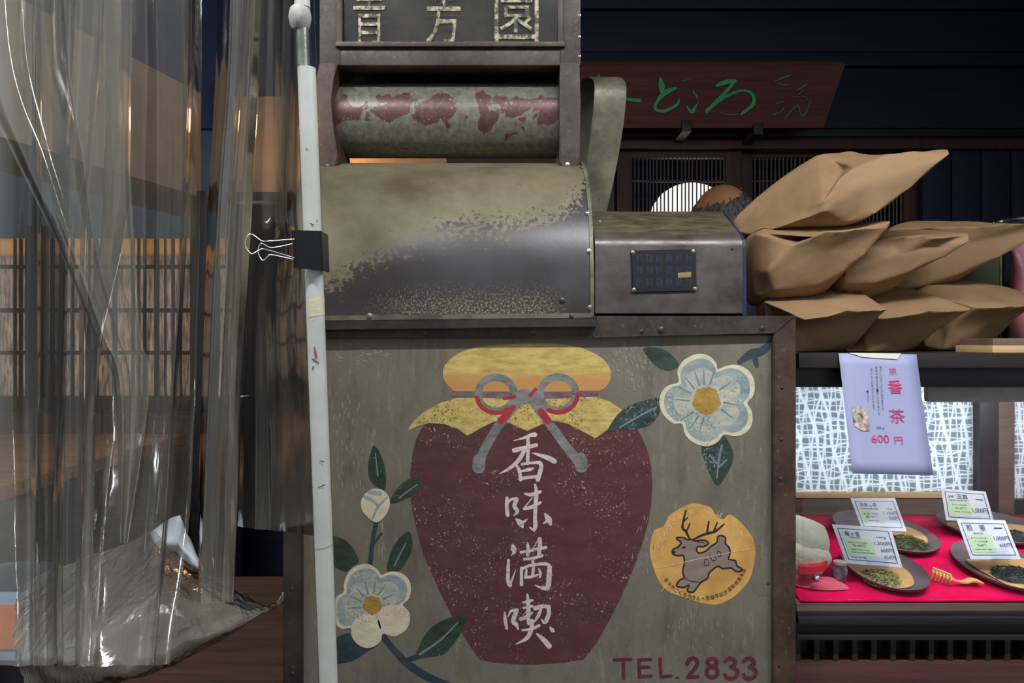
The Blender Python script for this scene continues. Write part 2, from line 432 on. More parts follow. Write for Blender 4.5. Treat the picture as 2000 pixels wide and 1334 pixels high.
def fibre_material():
    t = NT('fibre_glass'); t.t.nodes.remove(t.b)
    lines = None
    for ax, ang, scl, dis in (('X', 4, 15, 3.2), ('Z', -3, 17, 3.0), ('X', -9, 9, 4), ('Z', 7, 10, 4), ('X', 14, 6, 4)):
        mp = t.n('ShaderNodeMapping'); t.l(t.tc(), mp.inputs[0]); mp.inputs['Rotation'].default_value = (0, math.radians(ang), 0)
        wv = t.n('ShaderNodeTexWave', wave_type='BANDS', bands_direction=ax); t.l(mp.outputs[0], wv.inputs[0])
        wv.inputs['Scale'].default_value = scl*1.55; wv.inputs['Distortion'].default_value = dis
        wv.inputs['Detail'].default_value = 1.2; wv.inputs['Detail Scale'].default_value = 1.1
        ln = t.step(wv.outputs['Fac'], .88, .98)
        lines = ln if lines is None else t.math('MAXIMUM', lines, ln)
    col = t.mix(lines, A(150, 157, 168), A(240, 246, 248))
    tl = t.n('ShaderNodeBsdfTranslucent'); t.l(col, tl.inputs[0])
    df = t.n('ShaderNodeBsdfDiffuse'); t.l(col, df.inputs[0])
    mx = t.n('ShaderNodeMixShader'); mx.inputs[0].default_value = .35; t.l(tl.outputs[0], mx.inputs[1]); t.l(df.outputs[0], mx.inputs[2])
    t.l(mx.outputs[0], t.out.inputs[0]); return t.m
M['fibre'] = fibre_material()
M['felt'] = vmat('felt', A(214, 6, 74), A(226, 16, 86), 40, .9, spec=.1, bump=.2, bscale=600, dist=.0008)
M['pink_cloth'] = vmat('pink_cloth', A(214, 84, 104), A(226, 112, 126), 18, .85, spec=.2, bump=.3, bscale=90)
M['plush'] = vmat('plush', A(204, 200, 172), A(224, 220, 196), 30, .9, spec=.2, bump=.6, bscale=120, dist=.004)
M['red_ribbon'] = vmat('red_ribbon', A(190, 24, 40), A(208, 40, 54), 40, .5)
M['plate'] = vmat('plate', A(92, 74, 78), A(112, 94, 98), 12, .42, bump=.15, bscale=80)
M['plate_tan'] = vmat('plate_tan', A(196, 146, 84), A(218, 174, 112), 22, .45, bump=.1)
M['tea'] = vmat('tea', A(58, 62, 44), A(112, 116, 76), 260, .6, bump=0)
M['tea_dark'] = vmat('tea_dark', A(36, 44, 44), A(70, 76, 66), 260, .6, bump=0)
M['tea_light'] = vmat('tea_light', A(72, 72, 44), A(196, 190, 130), 300, .6, bump=0)
M['card'] = vmat('card', A(196, 200, 210), A(204, 208, 216), 10, .6, bump=.02)
M['card_green'] = vmat('card_green', A(176, 204, 160), A(184, 212, 168), 10, .6, bump=0)
M['ink'] = vmat('ink', A(40, 46, 72), A(52, 58, 84), 50, .7, bump=0)
M['ink_black'] = vmat('ink_black', A(34, 34, 40), A(46, 46, 54), 50, .7, bump=0)
M['flyer'] = vmat('flyer', A(146, 149, 184), A(154, 157, 190), 6, .6, bump=.03)
M['flyer_tape'] = vmat('flyer_tape', A(206, 204, 182), A(214, 212, 194), 6, .5, bump=.03)
M['magenta_ink'] = vmat('magenta_ink', A(186, 50, 104), A(204, 66, 116), 90, .7, bump=0)
M['print_photo'] = vmat('print_photo', A(86, 66, 60), A(206, 190, 176), 130, .6, bump=0)
M['bamboo'] = vmat('bamboo', A(206, 160, 84), A(224, 184, 110), 30, .5, stretch=(1, 6, 6), bump=.1)
M['jar_glass'] = vmat('jar_glass', A(70, 58, 66), A(140, 126, 132), 110, .2, bump=.1)
M['cork'] = vmat('cork', A(196, 178, 160), A(212, 196, 178), 60, .8)
M['green_box'] = vmat('green_box', A(62, 72, 44), A(72, 82, 52), 8, .6, bump=.05)
M['navy_can'] = vmat('navy_can', A(34, 36, 50), A(58, 60, 74), 10, .3, .3, bump=.05)
M['pink_bag'] = vmat('pink_bag', A(160, 92, 104), A(180, 112, 122), 14, .35, bump=.3)
M['pipe_white'] = None
def pipe_material():
    t = NT('pipe_white'); n1 = t.noise(26, 5, .6); n2 = t.noise(120, 5, .65)
    c = t.ramp(n1, [(.3, A(180, 178, 170)), (.7, A(200, 198, 190))])
    c = t.mix(t.step(n2, .68, .74), c, A(110, 96, 84)); t.color(c); t.set(.42, 0, .5); t.bump(n2, .15, .001); return t.m
M['pipe_white'] = pipe_material()
M['pipe_steel'] = vmat('pipe_steel', A(120, 122, 112), A(160, 162, 150), 60, .3, .7, bump=.1)
M['rubber_grey'] = vmat('rubber_grey', A(150, 146, 138), A(168, 164, 156), 40, .7)
M['yellow_tape'] = vmat('yellow_tape', A(196, 190, 156), A(210, 204, 172), 60, .5)
M['skin'] = vmat('skin', A(176, 124, 88), A(192, 140, 102), 20, .5, bump=.05)
M['hair'] = vmat('hair', A(44, 42, 46), A(120, 112, 108), 60, .6, stretch=(3, 3, .6), bump=.5, bscale=240)
M['shirt'] = vmat('shirt', A(48, 52, 66), A(58, 62, 76), 20, .8)
M['gold_leaf'] = vmat('gold_leaf', A(54, 50, 40), A(150, 142, 116), 120, .4, .4, bump=.4, bscale=160, lo=.42, hi=.62)
M['tea_brown'] = vmat('tea_brown', A(60, 46, 34), A(116, 96, 70), 14, .8, bump=.3)
M['bin_dark'] = vmat('bin_dark', A(46, 50, 60), A(60, 64, 74), 10, .35)
M['bucket_blue'] = vmat('bucket_blue', A(120, 140, 164), A(140, 158, 180), 10, .4)
M['orange_card'] = vmat('orange_card', A(190, 96, 48), A(212, 124, 70), 14, .4)
t = NT('lamp_glow'); t.b.inputs['Emission Color'].default_value = (1, .97, .92, 1); t.b.inputs['Emission Strength'].default_value = 1.1; M['lamp_glow'] = t.m
t = NT('tube_glow'); t.b.inputs['Emission Color'].default_value = (.93, .97, 1, 1); t.b.inputs['Emission Strength'].default_value = 14; M['tube_glow'] = t.m
t = NT('case_tube_glow'); t.b.inputs['Emission Color'].default_value = (.94, .98, 1, 1); t.b.inputs['Emission Strength'].default_value = 45; M['case_tube_glow'] = t.m
t = NT('bulb_glow'); t.b.inputs['Emission Color'].default_value = (1, .5, .2, 1); t.b.inputs['Emission Strength'].default_value = 85; M['bulb_glow'] = t.m

# ------------------------------------------------------------------ setting
Zc = CZ+1.75
def plank_run(name, n, x0, x1, y0, y1, z0, z1, m, parent, axis='x', gap=.004):
    """n planks side by side, sharing one mesh"""
    L = (x1-x0 if axis == 'x' else (y1-y0 if axis == 'y' else z1-z0))/n
    first = None
    for i in range(n):
        if axis == 'x': a = (x0+i*L+gap/2, x0+(i+1)*L-gap/2, y0, y1, z0, z1); d = Vector((L*i, 0, 0))
        elif axis == 'y': a = (x0, x1, y0+i*L+gap/2, y0+(i+1)*L-gap/2, z0, z1); d = Vector((0, L*i, 0))
        else: a = (x0, x1, y0, y1, z0+i*L+gap/2, z0+(i+1)*L-gap/2); d = Vector((0, 0, L*i))
        if first is None: first = box(name, *a, m, parent, .002)
        else:
            o = first.copy(); COL.objects.link(o); o.location = first.location+d
struct(box('floor', -3.2, 3.2, -3.0, 4.4, -.06, 0, M['floor_dark'], None, 0))
ceil = struct(box('ceiling', -3.2, 3.2, .15, 4.4, Zc, Zc+.05, M['navy_wood'], None, 0))
for yb in (1.5, 2.2, 2.95, 3.7): box('ceiling_beam', -3.2, 3.2, yb, yb+.1, Zc-.12, Zc, M['dark_wood'], ceil)
struct(box('wall_back', -3.2, 3.2, 4.2, 4.25, 0, Zc, M['navy_wood'], None, 0))
struct(box('wall_left', -3.2, -3.15, .55, 4.25, 0, Zc, M['navy_wood'], None, 0))
struct(box('wall_right', 2.4, 2.45, .55, 4.25, 0, Zc, M['navy_wood'], None, 0))
# right half: upper wall of dark boards, lintel and reed doors
YB = 3.0
up = struct(box('wall_upper', P(1040, 0, YB).x, 2.4, YB+.03, YB+.06, P(0, 288, YB).z, Zc, M['navy_wood'], None, 0))
zz = [P(0, y, YB).z for y in (288, 250, 130, 100, 18, -120)]
for i in range(5):
    box('wall_board', P(1040, 0, YB).x, 2.4, YB+(.012 if i % 2 else 0), YB+.03, zz[i]+.004, zz[i+1]-.004, M['navy_wood'], up)
struct(pbox('trim_1', 1040, 2160, 274, 290, YB-.04, YB+.04, M['frame_wood']))
struct(pbox('trim_2', 1040, 2160, 252, 266, YB-.02, YB+.04, M['dark_wood']))
wr = struct(pbox('wall_side', 1800, 2160, 290, 1270, YB, YB+.04, M['navy_wood'], None, 0))
for i in range(6): pbox('wall_plank', 1802+i*58, 1856+i*58, 292, 1265, YB-.012, YB, M['navy_wood'], wr)

def reed_door(name, px0, px1, label, Y, stile=30):
    t = struct(thing(name, label, None, (P((px0+px1)/2, 0, Y).x, Y, 0)))
    top, bot = 292, 1262
    pbox('stile', px0, px0+stile, top, bot, Y, Y+.03, M['frame_wood'], t)
    pbox('stile', px1-stile, px1, top, bot, Y, Y+.03, M['frame_wood'], t)
    pbox('rail', px0+stile, px1-stile, top, top+16, Y, Y+.03, M['frame_wood'], t)
    pbox('rail', px0+stile, px1-stile, 640, 680, Y, Y+.03, M['frame_wood'], t)
    pbox('rail', px0+stile, px1-stile, bot-40, bot, Y, Y+.03, M['frame_wood'], t)
    pbox('kick_board', px0+stile, px1-stile, 680, bot-40, Y+.008, Y+.018, M['dark_wood'], t)
    for yy in (352, 470, 580):
        pbox('crossbar', px0+stile, px1-stile, yy, yy+4, Y+.014, Y+.018, M['dark_wood'], t, 0)
    first = None; x = px0+stile+5; k = 0
    while x < px1-stile-3:
        p0 = P(x, 306, Y+.011)
        if first is None:
            first = tube_o('reed', [p0, P(x, 640, Y+.011)], .0030, M['reed'], t, 5); fx = p0.x
        else:
            o = first.copy(); COL.objects.link(o); o.location = first.location+Vector((p0.x-fx, random.uniform(-.002, .002), 0))
        x += random.uniform(6.4, 9.2); k += 1
    return t
reed_door('door_1', 1205, 1448, 'sliding reed-screen door with a glowing lamp behind its reeds', YB)
reed_door('door_2', 1436, 1800, 'sliding reed-screen door behind the stack of paper bags', YB+.035, 34)
# dark back of the room seen left of the machine
wl = struct(box('wall_inner', -3.1, P(1210, 0, YB).x, YB+.40, YB+.43, 0, Zc, M['navy_wood'], None, 0))
# hanging plaster wall at the back, warm lit
hw = struct(pbox('wall_hanging', 455, 872, 188, 375, YB-.05, YB, M['plaster'], None, .002))
struct(pbox('trim_3', 440, 880, 375, 392, YB-.07, YB+.01, M['dark_wood']))
struct(pbox('wall_blue', -200, 872, -700, 250, YB+.02, YB+.04, M['blue_wall'], None, 0))
struct(pbox('trim_4', 872, 1200, 120, 700, YB-.05, YB, M['dark_wood']))
# receding hanging wall and its beam on the left
def skew(name, xa, ya, xb, yb, z0, z1, th, m):
    d = Vector((xb-xa, yb-ya, 0)).normalized(); nrm = Vector((-d.y, d.x, 0))*th
    a, b = Vector((xa, ya, 0)), Vector((xb, yb, 0))
    vs = [q+Vector((0, 0, z)) for z in (z0, z1) for q in (a, b, b+nrm, a+nrm)]
    return struct(mk(name, vs, [(0, 3, 2, 1), (4, 5, 6, 7), (0, 1, 5, 4), (1, 2, 6, 5), (2, 3, 7, 6), (3, 0, 4, 7)], m))
a, b = P(-60, 0, 1.55), P(392, 0, 2.3); zb = CZ+.4436
skew('wall_soffit', a.x, a.y, b.x, b.y, zb, CZ+.77, .06, M['plaster'])
skew('trim_5', a.x+.006, a.y-.004, b.x+.006, b.y-.004, zb-.055, zb+.002, .075, M['dark_wood'])
struct(pbox('trim_6', 372, 404, 372, 1420, 2.28, 2.38, M['dark_wood']))
# lattice window at the back left
wt = struct(thing('window_1', 'reed-backed lattice window with dark rails and gold top strip', None, (P(180, 0, YB).x, YB, CZ-.2)))
pbox('transom_board', -150, 460, 250, 466, YB+.05, YB+.07, M['blue_reflection'], wt)  # panel coloured with the daylight it would reflect
pbox('reed_backing', -150, 460, 500, 776, YB+.06, YB+.07, M['reed_paper'], wt, 0)
pbox('gold_strip', -150, 460, 466, 500, YB+.05, YB+.06, M['gold_paper'], wt, 0)
for yy, h in ((517, 7), (602, 8), (685, 8)): pbox('rail', -150, 460, yy, yy+h, YB-.01, YB+.02, M['lattice_wood'], wt)
first = None; x = -140
while x < 455:
    wd = random.choice((2.5, 3, 4, 7))
    pbox('slat', x, x+wd, 466, 776, YB+.02, YB+.035, M['lattice_wood'], wt, .001)
    x += wd+random.choice((8, 12, 18, 30))
pbox('mullion', 52, 78, 440, 800, YB-.02, YB+.04, M['dark_wood'], wt)
pbox('sill', -150, 470, 776, 800, YB-.04, YB+.06, M['dark_wood'], wt)
area('window_daylight', (P(155, 0, YB).x, YB+.3, CZ+.1), (math.radians(90), 0, math.pi), 1.2, .7, 5.5, (1, .94, .86))
wd_ = struct(pbox('wall_wainscot', -150, 470, 800, 1271, YB+.02, YB+.05, M['dark_wood'], None, 0))
for i in range(7): pbox('wainscot_plank', -150+i*88, -150+i*88+84, 802, 1265, YB+.004, YB+.02, M['red_wood'], wd_)

# ------------------------------------------------------------------ tea roaster
YF = 1.0
R = thing('tea_roaster', 'old painted iron tea roaster with hopper, drum and jar picture on its front', 'roaster', (.04, 1.3, 0))
XL, XR = P(553, 0, YF).x, P(1553, 0, YF).x
ztop = P(0, 617, YF).z
cab = box('cabinet', XL, XR, YF, YF+.58, 0, ztop, M['iron_dark'], R, .002)
pn = mk('front_panel', [P(588, 1960, .996), P(1514, 1960, .996), P(1514, 655, .996), P(588, 655, .996),
        P(588, 1960, 1.001), P(1514, 1960, 1.001), P(1514, 655, 1.001), P(588, 655, 1.001)],
        [(0, 1, 2, 3), (7, 6, 5, 4), (0, 3, 7, 4), (1, 5, 6, 2), (3, 2, 6, 7), (0, 4, 5, 1)], M['panel'], R)
# angle-iron frame, mitred at the top right
def prism(name, pts, Y0, Y1, m, parent, bev=.0012):
    bm = bmesh.new(); n = len(pts)
    a = [bm.verts.new(P(x, y, Y0)) for x, y in pts]; b = [bm.verts.new(P(x, y, Y0)+Vector((0, Y1-Y0, 0))) for x, y in pts]
    bm.faces.new(a); bm.faces.new(b[::-1])
    for i in range(n): bm.faces.new((a[i], b[i], b[(i+1) % n], a[(i+1) % n]))
    if bev: bmesh.ops.bevel(bm, geom=[e for e in bm.edges], offset=bev, segments=2, affect='EDGES')
    return bmo(name, bm, m, parent, 40)
prism('frame_rail', [(590, 646), (1165, 640), (1165, 617), (1555, 617), (1513, 652), (1165, 659), (590, 661)], .986, 1.0, M['iron'], R)
prism('frame_post', [(1555, 618), (1555, 1960), (1511, 1960), (1511, 654)], .986, 1.0, M['iron_rust'], R)
prism('frame_post', [(552, 640), (589, 640), (589, 1960), (552, 1960)], .986, 1.0, M['iron_dark'], R)
for x, y, r in ((831, 652, 6), (1041, 650, 6), (1253, 647, 5), (1291, 644, 7.5), (1488, 641, 5.5), (1527, 757, 3.5),
                (1526, 858, 3.5), (1524, 935, 4), (1500, 1140, 3), (1522, 1300, 3.5), (571, 700, 4), (571, 1150, 4), (572, 1315, 4)):
    p = P(x, y, .986); dome('bolt', p, r/F, M['bolt'], R)
# barrel hood
hc = Vector((0, 1.216, CZ+.07)); hr = .216; HX0, HX1 = XL, .109
def arc_profile(r, n=26):
    pr = [(1.216-r, CZ+.033), (1.216-r, CZ+.05)]
    for k in range(n+1):
        th = math.pi-math.pi*k/n; pr.append((1.216+r*math.cos(th), CZ+.07+r*math.sin(th)))
    return pr+[(1.216+r, CZ+.033)]
def loft_x(name, pr_pairs, m, parent, smooth=40, cap=True):
    vs, fs = [], []; n = len(pr_pairs[0][1])
    for x, pr in pr_pairs: vs += [(x, y, z) for y, z in pr]
    for i in range(len(pr_pairs)-1):
        for k in range(n-1): fs.append((i*n+k, i*n+k+1, (i+1)*n+k+1, (i+1)*n+k))
        fs.append((i*n+n-1, i*n, (i+1)*n, (i+1)*n+n-1))
    if cap: fs += [tuple(range(n)), tuple(range((len(pr_pairs)-1)*n+n-1, (len(pr_pairs)-1)*n-1, -1))]
    o = mk(name, vs, fs, m, parent)
    bm = bmesh.new(); bm.from_mesh(o.data); bmesh.ops.recalc_face_normals(bm, faces=bm.faces[:]); bm.to_mesh(o.data); bm.free()
    sharp(o.data, smooth); return o
hood = loft_x('barrel_hood', [(HX0, arc_profile(hr)), (HX1, arc_profile(hr))], M['hood'], R)
loft_x('hood_rim', [(HX1-.0035, arc_profile(hr+.0022)), (HX1+.0015, arc_profile(hr+.0022))], M['steel_worn'], R)
for th in (176, 160, 138, 112, 196-70):
    pass
for py, ang in ((356, 62), (402, 47), (462, 30), (527, 14), (600, 0)):
    a = math.radians(180-ang); q = Vector((HX1-.004, 1.216+(hr+.001)*math.cos(a), CZ+.07+(hr+.001)*math.sin(a)))
    if ang == 0: q.z = CZ+.046
    o = dome('rivet', (0, 0, 0), .0036, M['bolt_bright'], R); nrm = Vector((0, math.cos(a), math.sin(a)))
    o.location = o.location+q; o.rotation_euler = (math.radians(-ang), 0, 0)
dome('bolt', P(1098, 587, 1.0), .0045, M['bolt'], R); dome('bolt', P(722, 618, .985), .005, M['bolt_bright'], R)
dome('bolt', P(1116, 617, .985), .004, M['bolt'], R)
prism('hood_ledge', [(596, 617), (1158, 611), (1158, 622), (596, 628)], .984, 1.02, M['steel_worn'], R)
prism('hood_flange', [(592, 628), (1166, 622), (1166, 639), (592, 646)], .976, 1.0, M['iron_dark'], R)
dome('latch_knob', P(626, 342, 1.13), .010, M['chrome'], R)
# motor cover
Z = lambda py, Y: P(0, py, Y).z
pr = [(1.0, CZ+.038), (1.0, Z(482, 1.0)), (1.0015, Z(472, 1.0)), (1.006, Z(462, 1.0)), (1.014, Z(454, 1.0)), (1.026, Z(448, 1.0)+.003), (1.10, Z(413, 1.10)), (1.12, Z(413, 1.10)+.002), (1.2, Z(440, 1.1)), (1.2, CZ+.038)]
x0, x1 = .112, P(1450, 0, 1.0).x
loft_x('motor_cover', [(x0, pr), (x1, pr)], M['motor'], R, 30)
pr2 = [(y+(.004 if i in (1, 2) else .001), z-.003) for i, (y, z) in enumerate(pr)]
t = vmat('navy_paint', A(30, 36, 66), A(40, 46, 80), 20, .35, .1); M['navy_paint'] = t
loft_x('motor_end_plate', [(x1, pr2), (x1+.006, pr2)], M['navy_paint'], R, 30)
np_ = prism('name_plate', [(1232, 489), (1359, 487), (1361, 569), (1235, 572)], .997, 1.0005, M['black'], R)
fn = lambda u, v, k=0: P(1232+u*128, 488+v*83, .9966)
rows = ['製茶焙煎機', '専売特許', '電動', '番号第二八三', '京都市', '合資会社', '製作所']
it = []
for c in range(6):
    for r_ in range(3): it.append((random.choice(rows)[:2], .08+c*.15, .10+r_*.28, .19+c*.15, .30+r_*.28))
vs, fs = text_on(fn, it)
t = vmat('plate_ink', A(56, 60, 78), A(72, 76, 94), 90, .4, .4, bump=0)
mk('plate_lettering', vs, fs, t, np_)
flat('plate_window', [(1324, 533), (1350, 531), (1350, 541), (1324, 543)], .9964, vmat('brass_dull', A(130, 112, 72), A(170, 150, 100), 200, .4, .4), np_)
for x, y in ((1236, 493), (1354, 491), (1357, 564), (1238, 566)): dome('screw', P(x, y, .9972), 4.2/F, M['bolt_bright'], np_)
dome('screw', P(1430, 485, 1.0), 3.5/F, M['bolt'], R); dome('screw', P(1172, 433, 1.04), 2.5/F, M['bolt_bright'], R)
# drum between brackets
YD = 1.205
dz = Z(237, YD); dr = .0585
dx0, dx1 = P(647, 0, YD).x, P(1094, 0, YD).x
def circ(r, cy, cz, n=40): return [(cy+r*math.cos(2*math.pi*k/n), cz+r*math.sin(2*math.pi*k/n)) for k in range(n)]
loft_x('drum', [(dx0, circ(dr, YD, dz)), (dx1, circ(dr, YD, dz))], M['drum'], R, 40)
# brackets: flat iron plates with a waist, flaring foot
def bracket(out, m):
    bm = bmesh.new(); n = len(out)
    a = [bm.verts.new(P(x, y, 1.125)) for x, y in out]; b = [bm.verts.new(P(x, y, 1.125)+Vector((0, .1, 0))) for x, y in out]
    bm.faces.new(a); bm.faces.new(b[::-1])
    for i in range(n): bm.faces.new((a[i], b[i], b[(i+1) % n], a[(i+1) % n]))
    bmesh.ops.bevel(bm, geom=bm.edges[:], offset=.002, segments=2, affect='EDGES')
    return bmo('bracket', bm, m, R, 40)
bracket([(623, 122), (658, 122), (652, 150), (646, 195), (645, 215), (652, 260), (660, 310), (655, 330), (634, 338), (622, 330), (617, 300), (613, 240), (614, 170)], M['iron_rust'])
bracket([(1094, 122), (1132, 122), (1134, 200), (1133, 310), (1128, 334), (1100, 334), (1093, 318), (1093, 200)], M['iron'])
dome('bolt', P(1108, 322, 1.124), .004, M['bolt_bright'], R); dome('bolt', P(640, 325, 1.124), .004, M['bolt'], R)
# hopper
YH = 1.13
hx0, hx1 = P(624, 0, YH).x, P(1134, 0, YH).x
hz0, hz1 = Z(127, YH), CZ+.80
box('hopper_body', hx0+.004, hx1-.004, YH+.03, YH+.27, hz0+.004, hz1, M['iron_dark'], R)
wx0, wx1, wz = P(664, 0, YH).x, P(1094, 0, YH).x, Z(86, YH)
box('hopper_frame', hx0, wx0, YH, YH+.032, hz0, hz1, M['iron'], R)
box('hopper_frame', wx1, hx1, YH, YH+.032, hz0, hz1, M['iron'], R)
box('hopper_frame', wx0, wx1, YH+.001, YH+.032, hz0, wz, M['iron'], R)
box('hopper_frame', wx0, wx1, YH+.001, YH+.032, hz1-.06, hz1, M['iron'], R)
for a4 in ((wx0-.004, wx0+.004, wz-.004, hz1-.06), (wx1-.004, wx1+.004, wz-.004, hz1-.06)):
    box('hopper_bead', a4[0], a4[1], YH-.005, YH+.004, a4[2], a4[3], M['iron'], R, .002)
box('hopper_bead', wx0-.006, wx1+.007, YH-.006, YH+.004, wz-.006, wz+.002, M['iron'], R, .002)
gl = box('hopper_glass', wx0, wx1, YH+.008, YH+.011, wz, hz1-.06, M['hopper_glass'], R, 0)
box('tea_fill', wx0, wx1, YH+.022, YH+.03, wz, hz1-.06, M['tea_brown'], R, 0)
for ch, xa, xb, yb, hgt in (('青', 690, 752, 88, 118), ('芳', 832, 900, 86, 118), ('園', 966, 1052, 82, 118)):
    vs, fs = text_on(lambda u, v, k=0: P(u, v, YH+.0065), [(ch, xa, yb-hgt, xb, yb)])
    mk('gilt_letter', vs, fs, M['gold_leaf'], gl)
for y in (30, 72, 110): dome('rivet', P(1132, y, YH), .0022, M['bolt_bright'], R)
for x in (723, 800, 877, 951, 1028): dome('rivet', P(x, 131, 1.16), .0022, M['bolt'], R)
box('dark_gap_plate', dx0, dx1, YH+.2, YH+.21, Z(290, YH+.2), hz0+.006, M['iron_dark'], R)  # added plate that stands in for the dark gap behind the drum
# belt guard: a bent flat steel strap
yb_ = 1.24
gp = [(1150, 440, 1.20), (1164, 380, 1.19), (1177, 310, 1.18), (1187, 240, 1.17), (1192, 185, 1.165), (1191, 162, 1.175), (1183, 152, 1.21), (1170, 152, 1.26), (1160, 170, 1.30), (1153, 240, 1.32), (1140, 420, 1.34)]
gpp = cr(gp, 6); vs, fs = [], []
for (x, y, Y) in gpp:
    wdt = 62 if y < 250 else 62-(y-250)*.03
    for s, dd in ((-.5, 0), (.5, 0), (.5, .0035), (-.5, .0035)):
        pv = P(x, y, Y); vs.append((pv.x+s*wdt/F*1.17, pv.y+dd*(1 if Y < 1.2 else -1), pv.z-(dd if y < 175 else 0)))
for i in range(len(gpp)-1):
    for k in range(4): fs.append((i*4+k, i*4+(k+1) % 4, (i+1)*4+(k+1) % 4, (i+1)*4+k))
fs += [(0, 1, 2, 3), tuple(len(vs)-4+k for k in (3, 2, 1, 0))]
mk('belt_guard', vs, fs, M['steel_worn'], R, 40)

# ---- painted picture on the panel (thin paint layers)
L0 = .99575; LS = .22
jar = [(826, 832), (812, 860), (805, 890), (801, 925), (801, 960), (805, 995), (815, 1040), (828, 1085), (845, 1125), (862, 1162), (880, 1197), (900, 1232), (918, 1262), (937, 1288)]
jar_r = [(1140, 1288), (1166, 1255), (1190, 1212), (1212, 1168), (1229, 1130), (1243, 1095), (1256, 1058), (1266, 1020), (1272, 985), (1274, 945), (1272, 912), (1265, 882), (1255, 857), (1243, 834)]
flat('jar_picture', jar+[(965, 1294), (1000, 1297), (1045, 1298), (1095, 1295)]+jar_r+[(1150, 790), (900, 790)], L0, M['jar_paint'], pn)
flat('jar_cover_picture', [(795, 842), (808, 822), (830, 803), (860, 787), (892, 777), (950, 776), (1100, 776), (1162, 775), (1190, 784), (1215, 800), (1200, 822), (1188, 838), (1163, 856),
     (1145, 846), (1110, 828), (1085, 822), (1070, 823), (1030, 842), (1003, 830), (985, 822), (965, 823), (945, 833), (913, 851), (895, 838), (868, 828), (838, 826), (815, 832)], L0-LS*.0006, M['cloth_paint'], pn)
flat('jar_lid_picture', [(865, 730), (869, 713), (885, 697), (907, 685), (942, 677), (985, 673), (1040, 671), (1090, 672), (1130, 678), (1160, 690), (1181, 704), (1191, 720), (1193, 737), (1187, 752), (1174, 762), (1145, 766), (1030, 767), (900, 765), (880, 757), (868, 744)], L0-LS*.0009, M['lid_paint'], pn, 4)
brush('cord_picture', [[(886, 769, 10), (950, 771, 13), (1030, 772, 14), (1110, 771, 13), (1165, 767, 9)]], L0-LS*.0012, M['band_paint'], pn)
def ring(cx, cy, rx, ry, wd, n=16, a0=0, a1=360):
    return [(cx+rx*math.cos(math.radians(a0+(a1-a0)*k/n)), cy+ry*math.sin(math.radians(a0+(a1-a0)*k/n)), wd) for k in range(n+1)]
brush('bow_picture', [ring(969, 770, 35, 33, 14), ring(1090, 769, 35, 33, 14), [(1010, 776, 22), (1025, 774, 30), (1040, 774, 22)],
      [(1012, 785, 17), (975, 830, 17), (948, 875, 18), (935, 905, 20)], [(1040, 782, 18), (1075, 830, 17), (1108, 875, 18), (1133, 905, 20)],
      [(936, 898, 24), (935, 912, 26)], [(1134, 896, 24), (1136, 910, 26)]], L0-LS*.0015, M['ribbon_grey'], pn)
brush('bow_red_picture', [ring(969, 770, 38, 36, 8, 10, 55, 170), ring(1090, 769, 38, 36, 8, 10, 0, 120),
      [(1002, 796, 10), (988, 812, 13), (978, 822, 14)], [(1056, 803, 12), (1070, 822, 14)], [(1005, 775, 7), (985, 778, 6)], [(1046, 760, 6), (1036, 772, 7)]], L0-LS*.0022, M['ribbon_red'], pn)
# calligraphy
K1 = [[(320,185,6),(420,160,25),(520,122,45),(575,115,55)], [(490,135,40),(495,250,45),(488,455,40)], [(330,300,56),(460,270,48),(590,238,46)],
 [(450,300,45),(380,420,50),(280,510,40),(150,580,8)], [(540,330,8),(640,360,40),(740,395,60),(805,430,60)], [(350,470,25),(390,540,40),(405,650,40)],
 [(420,465,32),(520,450,30),(630,445,42)], [(630,445,40),(650,495,50),(608,650,50)], [(420,545,26),(500,530,42),(550,515,30)], [(400,637,42),(500,620,38),(600,612,38)],
 [(245,865,38),(240,960,45),(252,1070,45)], [(250,930,26),(290,885,30),(355,875,42)], [(360,885,44),(332,960,50),(368,1025,42),(320,1075,6)],
 [(452,812,22),(530,825,45),(635,793,42)], [(545,860,12),(490,930,15),(440,990,22)], [(450,992,36),(540,970,45),(640,918,32)],
 [(575,705,22),(592,800,48),(582,950,48),(576,1100,44),(580,1195,52),(565,1255,25)], [(505,1205,6),(540,1232,30),(568,1240,30)],
 [(350,1112,16),(400,1160,72),(430,1210,26)], [(490,1110,6),(450,1145,36)], [(692,1052,22),(735,1115,72),(760,1175,34)], [(668,1170,6),(715,1142,36)]]
for KK in (K1[:10], K1[10:]): brush('painted_character', KK, L0-LS*.0008, M['letter_white'], pn, (950, 830), 6.0625)
